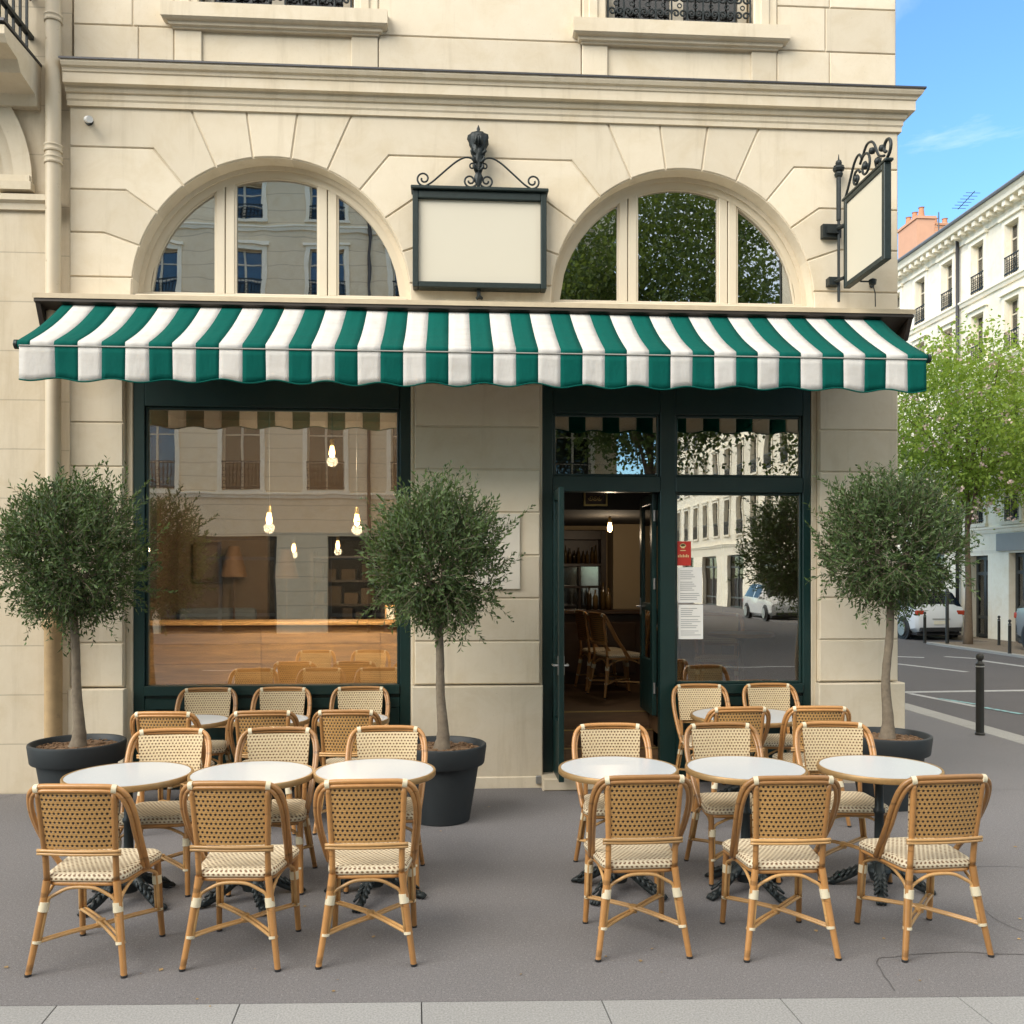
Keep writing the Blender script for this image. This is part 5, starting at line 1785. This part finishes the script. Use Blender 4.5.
# ---------------------------------------------------------------- bollards
def make_bollard():
    t = thing('bollard', 'x', 'bollard')
    b = MB(); b.lathe([(0.001, 0.0), (0.055, 0.0), (0.055, 0.02), (0.046, 0.03), (0.046, 0.80), (0.048, 0.805), (0.048, 0.835), (0.03, 0.85), (0.024, 0.865), (0.03, 0.878), (0.043, 0.895), (0.046, 0.92), (0.038, 0.945), (0.018, 0.958), (0.001, 0.96)], 20)
    b.build('post', M['bollard'], t, smooth=True, local=True, auto=40)
    b = MB(); b.lathe([(0.0465, 0.795), (0.0485, 0.797), (0.0485, 0.808), (0.0465, 0.81)], 20)
    b.build('band', M['steel'], t, smooth=True, local=True, auto=40)
    return t
pb = make_bollard()
for i, (x, y, s, lab) in enumerate(((6.17, 2.30, 1.0, 'dark ball-topped bollard standing alone on the near kerb of the side street'),
                                    (13.0, 16.6, 0.9, 'thin dark bollard before the back of the white car'),
                                    (14.57, 15.7, 0.82, 'thin dark bollard on the far pavement, left of the pair by the shop door'),
                                    (13.25, 13.1, 0.85, 'thin dark bollard on the far kerb, right of the pair by the shop door'))):
    o = pb if i == 0 else copy_tree(pb)
    o.location = (x, y, 0.0); o.scale = (s if i == 0 else s * 0.95, s if i == 0 else s * 0.95, s)
    tag(o, lab, 'bollard', 'bollards along the kerbs')
t = MB(); t.lathe([(0.001, 0), (0.045, 0), (0.045, 1.45), (0.03, 1.5), (0.001, 1.5)], 14)
o = t.build('street_post', M['bollard'], None, smooth=True, local=True, auto=40); o.location = (13.5, 16.35, 0)
tag(o, 'taller grey post standing close behind the white car', 'post')


# ---------------------------------------------------------------- parked cars
def make_car(paint):
    t = thing('parked_car', 'x', 'car')
    # y, half width, z low, belt, roof, half width of roof
    S = [(-2.13, .60, .42, .62, .70, .55), (-2.10, .76, .36, .80, .88, .66), (-2.02, .83, .28, .96, 1.02, .68), (-1.93, .855, .25, 1.03, 1.12, .66), (-1.72, .87, .22, 1.05, 1.52, .60), (-1.5, .875, .20, 1.05, 1.62, .60),
         (-1.0, .88, .18, 1.04, 1.67, .61), (-.45, .88, .18, 1.02, 1.68, .61), (-.35, .88, .18, 1.02, 1.68, .61), (.35, .88, .18, 1.0, 1.63, .60), (.45, .88, .18, 1.0, 1.61, .60), (1.15, .875, .20, .97, 1.10, .66), (1.75, .86, .22, .88, .94, .62), (2.0, .80, .28, .78, .82, .56), (2.13, .62, .36, .62, .66, .45)]
    body, win = MB(), MB()
    rings = []
    for y, w, zl, zb, zr, wr in S:
        half = [(0.0, zl), (w * .80, zl), (w * .97, zl + .12), (w, zl + (zb - zl) * .55), (w * .975, zb), (wr + (w * .93 - wr) * 0.12, zr - .07), (wr * .82, zr - .012), (0.0, zr)]
        ring = [(x, y, z) for x, z in half] + [(-x, y, z) for x, z in half[-2:0:-1]]
        rings.append(ring)
    n = len(rings[0])
    vs = [p for r in rings for p in r]
    bf, wf = [], []
    for i in range(len(S) - 1):
        for k in range(n):
            l = (k + 1) % n
            f = (i * n + k, i * n + l, (i + 1) * n + l, (i + 1) * n + k)
            glassy = (k in (4, 9) and 4 <= i <= 10 and i not in (7,)) or (k in (5, 6, 7, 8) and (i == 10)) or (k in (5, 6, 7, 8, 4, 9) and i == 3)
            (wf if glassy else bf).append(f)
    bf.append(tuple(range(n - 1, -1, -1))); bf.append(tuple((len(S) - 1) * n + k for k in range(n)))
    body.add(vs, bf); win.add(vs, wf)
    body.build('body', paint, t, smooth=True, local=True, auto=35)
    win.build('window', M['car_glass'], t, smooth=True, local=True, auto=35)
    b = MB(); b.box(-.70, .70, -2.15, -2.0, .27, .40); b.box(-.60, .60, 2.0, 2.14, .28, .40); b.box(-.78, .78, -2.0, 2.0, .15, .22)
    b.build('bumper', M['black_plastic'], t, local=True, bevel=0.02)
    for s in (-1, 1):
        b = MB(); b.box(min(s * .56, s * .835), max(s * .56, s * .835), -2.105, -1.96, .78, .93)
        b.build('taillight', M['red_lens'], t, local=True, bevel=0.03, seg=2)
        b = MB(); b.box(min(s * .50, s * .78), max(s * .50, s * .78), 1.93, 2.055, .64, .76)
        b.build('headlight', M['steel'], t, local=True, bevel=0.03, seg=2)
        b = MB(); b.obox((s * .96, .95, 1.02), (.18, .10, .13)); b.build('mirror', paint, t, local=True, bevel=0.02)
        for y in (-1.32, 1.32):
            a = MB(); a.lathe([(0.001, -.02), (0.385, -.02), (0.385, .02), (0.001, .02)], 28, (s * .865, y, .34), axis='x')
            w = MB(); w.lathe([(0.22, -.10), (0.31, -.10), (0.335, -.07), (0.335, .07), (0.31, .10), (0.22, .10)], 28, (s * .80, y, .335), axis='x')
            wh = w.build('wheel', M['rubber'], t, smooth=True, local=True, auto=40)
            a.build('wheel_arch', M['black_plastic'], t, smooth=True, local=True, auto=40)
            r = MB(); r.lathe([(0.001, -.02), (0.06, .0), (0.21, .015), (0.225, -.02), (0.225, -.06), (0.001, -.06)], 24, (s * .89, y, .335), axis='x')
            for k in range(5):
                r.obox((s * .905, y + .12 * math.cos(k * 1.2566), .335 + .12 * math.sin(k * 1.2566)), (.02, .19, .045), Matrix.Rotation(k * 1.2566, 3, 'X'))
            r.build('rim', M['steel'], wh, smooth=True, local=True, auto=40)
    b = MB(); b.box(-.26, .26, -2.165, -2.12, .50, .61); b.build('number_plate', M['plate'], t, local=True)
    b = MB(); b.box(-.30, .30, -2.15, -2.09, .64, .68); b.build('tailgate_trim', M['steel'], t, local=True)
    return t


car = make_car(M['car_white']); car.location = (14.32, 20.2, ROAD); car.scale = (0.9, 0.9, 0.95); car.rotation_euler = (0, 0, rad(2))
tag(car, 'white hatchback parked at the far kerb, its back partly hidden by the olive tree', 'car')
gc = make_car(M['car_grey']); gc.location = (15.02, 12.35, 0.0); gc.rotation_euler = (0, 0, rad(180))
tag(gc, 'silver car on the far pavement, barely entering the picture at the right edge', 'car')
for x, y, rz, lab in ((13.9, -31.0, 0, 'white car parked far down the street behind us, seen only in reflections'),):
    o = copy_tree(car); o.location = (x, y, ROAD); o.rotation_euler = (0, 0, rad(rz)); o['label'] = lab


# ================================================================= HOUSES
def house(name, label, loc, rz, L, cols, rows, ww, zc, ground, wall_mat, trim_mat, pipes=(), courses=(), depth=10.0, blank=()):
    """facade along local x, looking towards local -y; rows = [(z0, z1)] of windows"""
    t = thing(name, label, 'building', loc, rad(rz))
    holes = []
    for z0, z1 in rows:
        for x in cols:
            holes.append((x - ww / 2, x + ww / 2, z0, z1))
    for x, w, z1 in ground:
        holes.append((x - w / 2, x + w / 2, -0.2, z1))
    xs = sorted({0.0, L} | {round(h[0], 4) for h in holes} | {round(h[1], 4) for h in holes})
    zs = sorted({-0.4, zc} | {round(h[2], 4) for h in holes} | {round(h[3], 4) for h in holes})
    mb = MB()
    for j in range(len(zs) - 1):
        zm = (zs[j] + zs[j + 1]) / 2
        run = None
        row = []
        for i in range(len(xs) - 1):
            xm = (xs[i] + xs[i + 1]) / 2
            solid = not any(h[0] < xm < h[1] and h[2] < zm < h[3] for h in holes)
            if solid and run is None: run = xs[i]
            if not solid and run is not None: row.append((run, xs[i])); run = None
        if run is not None: row.append((run, L))
        for a, b in row:
            mb.add([(a, 0, zs[j]), (b, 0, zs[j]), (b, 0, zs[j + 1]), (a, 0, zs[j + 1])], [(0, 1, 2, 3)])
    for a, b, c, d in holes:
        D = 0.28
        mb.add([(a, 0, c), (b, 0, c), (b, 0, d), (a, 0, d), (a, D, c), (b, D, c), (b, D, d), (a, D, d)],
               [(0, 4, 5, 1), (1, 5, 6, 2), (2, 6, 7, 3), (3, 7, 4, 0)])
    mb.box(0, L, 0.8, depth, -0.4, zc)
    mb.add([(0, 0, -0.4), (0, 0.8, -0.4), (0, 0.8, zc), (0, 0, zc)], [(0, 3, 2, 1)])
    mb.add([(L, 0, -0.4), (L, 0.8, -0.4), (L, 0.8, zc), (L, 0, zc)], [(0, 1, 2, 3)])
    mb.add([(0, 0, zc), (L, 0, zc), (L, 0.8, zc), (0, 0.8, zc)], [(0, 1, 2, 3)])
    mb.build('wall', wall_mat, t, local=True)
    # cornice with modillions
    mb = MB()
    mb.sweep([(-0.01, zc - 0.45), (0.06, zc - 0.45), (0.08, zc - 0.30), (0.14, zc - 0.26), (0.14, zc - 0.14), (0.42, zc - 0.12), (0.45, zc - 0.02), (0.52, zc + 0.06), (0.52, zc + 0.10), (-0.01, zc + 0.14)][::-1], [(0.0, 0.0), (L, 0.0)])
    x = 0.2
    while x < L:
        mb.box(x, x + 0.16, -0.36, -0.14, zc - 0.28, zc - 0.125); x += 0.38
    mb.build('cornice', trim_mat, t, local=True)
    mb = MB()
    for z in courses:
        mb.sweep([(-0.01, z - 0.12), (0.05, z - 0.12), (0.08, z - 0.03), (0.12, z), (0.12, z + 0.05), (-0.01, z + 0.08)][::-1], [(0.0, 0.0), (L, 0.0)])
    mb.build('string_course', trim_mat, t, local=True)
    mb = MB()
    mb.add([(0, -0.50, zc + 0.13), (L, -0.50, zc + 0.13), (L, depth, zc + 0.13), (0, depth, zc + 0.13), (0, 2.4, zc + 1.1), (L, 2.4, zc + 1.1), (L, depth, zc + 1.1), (0, depth, zc + 1.1)],
           [(0, 1, 5, 4), (1, 2, 6, 5), (2, 3, 7, 6), (3, 0, 4, 7), (4, 5, 6, 7)])
    mb.tube([(0, -0.53, zc + 0.12), (L, -0.53, zc + 0.12)], 0.06, 8)
    mb.build('roof', M['slate'], t, local=True)
    for x in pipes:
        mb = MB(); mb.tube([(x, -0.10, 0.0), (x, -0.10, zc - 0.1)], 0.055, 10)
        mb.build('drainpipe', M['zinc'], t, smooth=True, local=True)

    def make_window(h, rail):
        mb = MB()
        a = 0.14
        mb.box(-ww / 2 - a, -ww / 2 - 0.002, -0.045, 0.02, -0.02, h + a); mb.box(ww / 2 + 0.002, ww / 2 + a, -0.045, 0.02, -0.02, h + a)
        mb.box(-ww / 2 - 0.0015, ww / 2 + 0.0015, -0.043, 0.02, h + 0.002, h + a); mb.box(-ww / 2 - a - 0.06, ww / 2 + a + 0.06, -0.12, 0.02, h + a + 0.001, h + a + 0.09)
        mb.box(-ww / 2 - a - 0.04, ww / 2 + a + 0.04, -0.10, 0.0, -0.12, -0.021)
        w = mb.build('window', trim_mat, t, local=True)
        mb = MB()
        fw = 0.05
        mb.box(-ww / 2, -ww / 2 + fw, .15, .20, 0, h); mb.box(ww / 2 - fw, ww / 2, .15, .20, 0, h); mb.box(-.035, .035, .148, .20, 0, h)
        for z in (0.0, h * .36, h * .70, h - fw):
            mb.box(-ww / 2 + fw, -.036, .152, .198, z, z + fw * .8); mb.box(.036, ww / 2 - fw, .152, .198, z, z + fw * .8)
        mb.build('frame', M['wood_white'], w, local=True)
        mb = MB(); mb.box(-ww / 2, ww / 2, .175, .18, 0, h)
        mb.build('pane', M['glass_far'], w, local=True)
        mb = MB(); mb.box(-ww / 2, ww / 2, .34, .36, -.05, h + .05)
        mb.build('curtain', M['far_curtain'], w, local=True)
        mb = MB()
        for z in (0.06, rail):
            mb.box(-ww / 2 - 0.02, ww / 2 + 0.02, -0.05, -0.02, z, z + 0.03)
        nb = max(5, int(ww / 0.11))
        for k in range(nb + 1):
            x = -ww / 2 + ww * k / nb
            mb.box(x - .008, x + .008, -.045, -.028, 0.0, rail)
            if k < nb:
                P = spiral(x + ww / nb / 2, rail * .5, ww / nb * .42, ww / nb * .40, 0, 340, 8)
                mb.tube([(px_, -.036, z) for px_, z in P], .008, 4); mb.tube([(px_, -.036, z + rail * .24) for px_, z in P], .008, 4); mb.tube([(px_, -.036, z - rail * .24) for px_, z in P], .008, 4)
        mb.build('balcony_railing', M['iron'], w, local=True)
        return w
    protos = {}
    for z0, z1 in rows:
        key = round(z1 - z0, 3)
        for x in cols:
            if key not in protos:
                protos[key] = w = make_window(z1 - z0, 0.36 * (z1 - z0))
            else:
                w = copy_tree(protos[key], t)
            w.location = (x, 0, z0)
    pd = {}
    for x, w_, z1 in ground:
        key = (w_, z1)
        if key not in pd:
            mb = MB()
            for a, b in ((-w_ / 2, -w_ / 2 + .10), (-.06, .06), (w_ / 2 - .10, w_ / 2)):
                mb.box(a, b, .20, .27, 0, z1)
            for z in (0.0, .55, z1 * .76, z1 - .12):
                mb.box(-w_ / 2 + .101, -.061, .202, .268, z, z + .10); mb.box(.061, w_ / 2 - .101, .202, .268, z, z + .10)
            d = mb.build('door', M['shop_dark'], t, local=True)
            mb = MB(); mb.box(-w_ / 2 + .05, w_ / 2 - .05, .235, .24, 0, z1)
            mb.build('pane', M['glass_dull'], d, local=True)
            mb = MB(); mb.box(-w_ / 2, w_ / 2, .50, .52, 0, z1 + .05)
            mb.build('curtain', M['curtain_dark'], d, local=True)
            pd[key] = d
        else:
            d = copy_tree(pd[key], t)
        d.location = (x, 0, 0)
    return t


Y0 = 40.0
cols = [Y0 - (17.05 + 1.72 * k) for k in range(-11, 10)]
hs = house('stone_house', 'sunlit pale stone house with four window rows across the side street', (15.8, Y0, 0.0), -90, 43.4, cols,
           [(10.35, 11.85), (8.22, 9.70), (6.05, 7.55), (3.42, 5.2)], 0.66, 12.5,
           [(Y0 - 18.75, 0.95, 2.45), (Y0 - 16.85, 0.80, 2.5), (Y0 - 21.5, 1.6, 2.6), (Y0 - 14.4, 1.6, 2.6), (Y0 - 24.5, 1.6, 2.6), (Y0 - 11.5, 1.6, 2.6)],
           M['stone_far'], M['stone_far'], pipes=(Y0 - 19.75, Y0 - 12.0), courses=(10.25, 8.1, 3.22))
mb = MB(); mb.box(Y0 - 17.75, Y0 - 12.6, -0.07, 0.0, 2.56, 3.06)
mb.build('shop_fascia', M['shop_grey'], hs, local=True)
ch = MB(); cx = Y0 - 26.9
ch.box(cx - 0.75, cx + 0.75, 1.9, 2.6, 12.9, 15.45); ch.box(cx - 0.80, cx + 0.80, 1.85, 2.65, 15.451, 15.55)
ck = ch.build('chimney', M['salmon'], hs, local=True)
ch = MB(); ch.box(cx - 0.745, cx + 0.76, 2.61, 3.6, 12.9, 15.2); ch.box(cx - 0.80, cx + 0.80, 2.66, 3.65, 15.201, 15.3)
ch.build('brick_stack', M['tile_brick'], ck, local=True)
for k in range(5):
    ch = MB()
    z = 15.55 if k < 3 else 15.3
    q = (cx - 0.5 + 0.5 * k, 2.2, z) if k < 3 else (cx + 0.1, 2.95 + 0.4 * (k - 3), z)
    ch.lathe([(0.10, 0.0), (0.13, 0.04), (0.09, 0.38), (0.12, 0.42), (0.001, 0.43)], 10, q)
    ch.build('chimney_pot', M['terracotta'], ck, smooth=True, local=True, auto=40)
an = MB(); ax = Y0 - 22.9
an.tube([(ax, 1.0, 12.9), (ax, 1.0, 14.4)], 0.02, 6); an.tube([(ax - .55, 2.0, 14.75), (ax + .5, 2.0, 14.95)], 0.014, 5)
for k in range(6):
    an.tube([(ax - .5 + .18 * k, 1.75, 14.76 + .035 * k), (ax - .5 + .18 * k, 2.25, 14.76 + .035 * k)], 0.010, 4)
an.build('aerial', M['zinc'], hs, local=True)

opp_cols = [1.4 + 2.62 * k for k in range(13)]
house('facing_house', 'long stone house across the main street behind us, seen in the cafe windows', (5.3, -21.3, 0.0), 180, 36.0, opp_cols,
      [(4.55, 7.0), (7.9, 9.8), (10.7, 12.2), (13.2, 14.3)], 1.15, 15.0, [(2.2 + 5.2 * k, 3.6, 3.1) for k in range(7)], M['stone_opp'], M['stone_far'], pipes=(7.9,), courses=(4.4, 12.9))
house('cross_street_house', 'pale stone house down the street behind us, seen in the right cafe window', (15.8, -24.0, 0.0), -90, 34.0, [1.6 + 2.3 * k for k in range(14)],
      [(4.2, 6.2), (7.2, 9.1), (10.2, 12.0)], 1.0, 14.0, [(3 + 5.2 * k, 3.0, 3.0) for k in range(6)], M['stone_far'], M['stone_far'], courses=(3.6, 9.8))

# ---------------------------------------------------------------- the house on the left
nb = thing('neighbour_house', 'older stone house on the left edge with arched portal and balcony slab', 'building', (-6.0, 0.0, 0.0))
w = MB()
AC, AZ2, R2 = -4.84, 5.20, 1.10
n = 24
w.slab(rect(-14, -3.425, -0.13, 5.13), 0.0, 0.4)
w.slab([(-14, 5.131), (AC - R2, 5.131), (AC - R2, AZ2)] + [(AC + R2 * math.cos(rad(a)), AZ2 + R2 * math.sin(rad(a))) for a in [180 - 180 * i / n for i in range(n + 1)]][1:] + [(AC + R2, 5.131), (-3.425, 5.131), (-3.425, 6.9), (-14, 6.9)], 0.0, 0.4)
w.slab(rect(-14, -3.425, 6.901, 15.0), 0.02, 0.4)
w.box(-14, -3.425, 0.401, 12, -0.13, 15.0)
w.box(AC - R2, AC + R2, 0.20, 0.401, 5.131, 6.5)
w.build('wall', M['stone_dark'], nb)
tr = MB()
for r0, r1, y in ((R2 + 0.17, R2 + 0.05, -0.05), (R2 + 0.05, R2 - 0.04, -0.025), (R2 - 0.04, R2 - 0.16, 0.06)):
    P = [(AC + r0 * math.cos(rad(a)), AZ2 + r0 * math.sin(rad(a))) for a in range(180, -1, -6)] + [(AC + r1 * math.cos(rad(a)), AZ2 + r1 * math.sin(rad(a))) for a in range(0, 181, 6)]
    tr.slab(P, y, 0.2, cham=0.015)
tr.build('archivolt', M['stone_trim'], nb)
tr = MB()
tr.sweep([(-0.01, 4.98), (0.03, 4.98), (0.04, 5.03), (0.07, 5.05), (0.07, 5.10), (-0.01, 5.13)][::-1], [(-14, 0), (-3.45, 0.0), (-3.45, 0.39)])
for x in (AC + R2 + 0.06,):
    tr.box(x - 0.16, x + 0.13, -0.09, 0.02, 5.131, 5.20); tr.box(x - 0.14, x + 0.11, -0.07, 0.02, 5.201, 5.26)
tr.build('string_course', M['stone_trim'], nb)
bc = MB()
bc.sweep([(-0.01, 5.84), (0.08, 5.84), (0.12, 5.92), (0.38, 5.96), (0.44, 6.04), (0.62, 6.07), (0.66, 6.12), (0.66, 6.19), (-0.01, 6.21)][::-1], [(-14, -0.0), (-3.50, -0.0)])
bal = bc.build('balcony', M['stone_trim'], nb)
bc = MB(); bc.box(-14, -3.495, -0.68, 0.01, 6.212, 6.235); bc.build('lead_cover', M['zinc'], bal)
bc = MB()
for z in (6.44, 7.3):
    bc.box(-9, -3.56, -0.62, -0.58, z, z + 0.035); bc.box(-3.60, -3.56, -0.58, 0.0, z, z + 0.035)
x = -9.0
while x < -3.56:
    bc.box(x, x + 0.02, -0.61, -0.59, 6.235, 7.32)
    P = spiral(x + 0.09, 6.8, 0.07, 0.02, 0, 500, 16); bc.tube([(a, -0.60, z) for a, z in P], 0.012, 5)
    P = spiral(x + 0.09, 7.1, 0.07, 0.02, 180, 680, 16); bc.tube([(a, -0.60, z) for a, z in P], 0.012, 5)
    x += 0.18
for k in range(5):
    bc.box(-3.59, -3.57, -0.58 + 0.12 * k, -0.565 + 0.12 * k, 6.235, 7.3)
    P = spiral(-0.52 + 0.12 * k, 6.8, 0.055, 0.015, 0, 500, 14); bc.tube([(-3.58, a, z) for a, z in P], 0.011, 5)
bc.build('balcony_railing', M['iron'], bal)
rf = MB(); rf.box(-14.2, -3.43, -0.3, 12, 15.001, 15.2); rf.box(-14.0, -3.6, 1.0, 11, 15.201, 17.5); rf.build('roof', M['slate'], nb)


# ---------------------------------------------------------------- street trees
def street_tree(name, x, y, h0, zc, rx, rz, nleaf, seed, leafm, label, group, size=(0.09, 0.16), blossom=0, clumps=150):
    rg = random.Random(seed)
    t = thing(name, label, 'tree', (x, y, 0), group=group)
    cc = Vector((0, 0, zc))
    mb = MB()
    P = smooth_path([(0, 0, -0.1), (0.03, 0.02, h0 * 0.5), (-0.02, 0, h0), (0.03, 0.05, zc)], 5)
    r0 = 0.030 * rx + 0.02
    mb.tube(P, [r0 * (1.35 - 0.35 * min(1, i / 4)) * (1 - 0.6 * i / len(P)) for i in range(len(P))], 12)
    tips = []
    for k in range(13):
        a = 2 * PI * k / 13 * 1.9 + rg.uniform(-.3, .3); f = rg.uniform(.45, .9)
        z = zc + rz * rg.uniform(-.55, .65)
        e = Vector((math.cos(a) * rx * f, math.sin(a) * rx * f, z))
        s_ = Vector((0, 0, h0 + (zc - h0) * rg.uniform(0, .7)))
        m = s_.lerp(e, 0.45) + Vector((0, 0, rg.uniform(.0, .35)))
        Q = smooth_path([s_, m, e], 5)
        mb.tube(Q, [r0 * .42 * (1 - 0.88 * i / len(Q)) for i in range(len(Q))], 7)
        tips.append(e)
        for q in range(3):
            b_ = Q[rg.randrange(4, len(Q))]
            e2 = b_ + rnd_dir(rg) * rx * .3
            mb.tube([b_, b_.lerp(e2, .5) + Vector((0, 0, .1)), e2], [r0 * .13, r0 * .09, r0 * .03], 5)
    mb.build('trunk', M['bark_dark'], t, smooth=True, local=True)
    cr = MB()
    per = nleaf // clumps
    for k in range(clumps):
        d = rnd_dir(rg)
        f = rg.uniform(.35, 1.0) ** .6
        n_ = 1 + 0.22 * noise.noise(d * 2.2 + Vector((seed, 0, 0)))
        c = cc + Vector((d.x * rx, d.y * rx, d.z * rz * (1 if d.z > 0 else .8))) * f * n_
        rad_ = rg.uniform(.10, .2) * rx
        for j in range(per):
            p = c + Vector((rg.gauss(0, 1) * rad_, rg.gauss(0, 1) * rad_, rg.gauss(0, .65) * rad_))
            ld = (rnd_dir(rg) + Vector((0, 0, -.35))).normalized()
            nn = (rnd_dir(rg) * .7 + Vector((0, 0, 1))).normalized()
            nn = (nn - ld * nn.dot(ld)).normalized()
            L = rg.uniform(*size)
            leaf_quad(cr, p, ld, nn, L, L * .62)
    for k in range(blossom):
        d = rnd_dir(rg)
        c = cc + Vector((d.x * rx, d.y * rx, d.z * rz)) * rg.uniform(.7, 1.05)
        for j in range(7):
            ld = rnd_dir(rg); nn = ld.orthogonal().normalized()
            leaf_quad(cr, c + rnd_dir(rg) * .07, ld, nn, .085, .07, 1)
    cr.build('crown', [leafm, M['blossom']], t, local=True)
    return t


street_tree('street_tree', 13.97, 16.15, 3.0, 5.85, 2.7, 2.6, 25000, 3, M['green_leaf'], 'young street tree with fresh yellow-green leaves before the sunlit house', 'street trees', (0.08, 0.15), 170, 260)
street_tree('street_tree', 14.2, 27.5, 3.0, 6.3, 2.6, 2.6, 7000, 9, M['green_leaf'], 'second fresh green street tree, farther down the side street', 'street trees', (0.10, 0.17), 60, 110)
street_tree('plane_tree', 5.7, -17.9, 4.2, 9.0, 4.1, 4.9, 52000, 21, M['mid_leaf'], 'large green tree across the main street, left of two, reflected in the right arch', 'trees across the main street', (0.12, 0.19), 0, 300)
street_tree('plane_tree', 12.8, -18.6, 3.2, 6.6, 3.2, 3.4, 14000, 33, M['mid_leaf'], 'large green tree across the main street, right of two, on the far corner', 'trees across the main street', (0.12, 0.19), 0, 160)
# ================================================================= SKY, SUN, CAMERA
SUN_EL, SUN_AZ = 31.0, -138.0      # azimuth of the sun, degrees counter-clockwise from +X
w = bpy.data.worlds.new('World'); scn.world = w
w.use_nodes = True
nt = w.node_tree
bg = nt.nodes['Background']
sky = nt.nodes.new('ShaderNodeTexSky'); sky.sky_type = 'NISHITA'; sky.sun_disc = False
sky.sun_elevation = rad(SUN_EL)
sky.sun_rotation = rad(90.0 - SUN_AZ)
sky.altitude = 100; sky.air_density = 1.0; sky.dust_density = 0.6; sky.ozone_density = 1.5
tc = nt.nodes.new('ShaderNodeTexCoord')
mp = nt.nodes.new('ShaderNodeMapping'); mp.inputs['Scale'].default_value = (1.2, 1.2, 5.0); mp.inputs['Location'].default_value = (0.95, 0.3, 0.1)
nt.links.new(tc.outputs['Generated'], mp.inputs[0])
cl = noise_n(nt, mp.outputs[0], 2.6, 8, 0.62, 0.3)
skyc = mix_col(nt, 1.0, sky.outputs[0], (0.48, 0.70, 0.83), 'MULTIPLY')
f = ramp(nt, cl, [(0.56, 0.0), (0.85, 0.5)])
# bright unseen cloud added overhead and southward as ambient fill, clear blue north-east
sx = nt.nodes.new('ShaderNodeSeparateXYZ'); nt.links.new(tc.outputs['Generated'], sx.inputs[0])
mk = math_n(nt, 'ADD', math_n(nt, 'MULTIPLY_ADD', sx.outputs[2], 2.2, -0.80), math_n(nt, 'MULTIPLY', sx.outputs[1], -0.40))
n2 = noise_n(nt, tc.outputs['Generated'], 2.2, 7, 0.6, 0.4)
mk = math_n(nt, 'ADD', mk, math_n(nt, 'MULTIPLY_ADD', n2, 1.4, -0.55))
fill_cloud = ramp(nt, mk, [(0.15, 0.0), (0.75, 0.9)])
fa = math_n(nt, 'MAXIMUM', f, fill_cloud)
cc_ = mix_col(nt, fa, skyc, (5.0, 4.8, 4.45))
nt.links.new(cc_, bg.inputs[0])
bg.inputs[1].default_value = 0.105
sun = bpy.data.lights.new('sun', 'SUN'); sun.energy = 1.5; sun.angle = rad(50); sun.color = (1.0, 0.93, 0.83)
so = bpy.data.objects.new('sun', sun); COL.objects.link(so)
dirv = Vector((math.cos(rad(SUN_AZ)) * math.cos(rad(SUN_EL)), math.sin(rad(SUN_AZ)) * math.cos(rad(SUN_EL)), math.sin(rad(SUN_EL))))
so.rotation_euler = dirv.to_track_quat('Z', 'Y').to_euler()
so.location = (-20, 20, 40)

cam = bpy.data.cameras.new('camera'); co = bpy.data.objects.new('camera', cam); COL.objects.link(co)
cam.sensor_width = 36; cam.lens = 36 * 930.0 / 1024
cam.shift_y = 63.0 / 1024
cam.clip_start = 0.05; cam.clip_end = 3000
co.location = (0.0, -8.2, 1.87)
co.rotation_euler = (rad(90), 0, rad(-3.73))
scn.camera = co
scn.view_settings.view_transform = 'Standard'; scn.view_settings.look = 'None'
scn.view_settings.exposure = 1.88; scn.view_settings.gamma = 1.0
scn.render.resolution_x = 1024; scn.render.resolution_y = 1024
scn.cycles.max_bounces = 8; scn.cycles.diffuse_bounces = 5; scn.cycles.glossy_bounces = 4; scn.cycles.transparent_max_bounces = 16
scn.cycles.use_denoising = True
scn.cycles.sample_clamp_indirect = 6.0
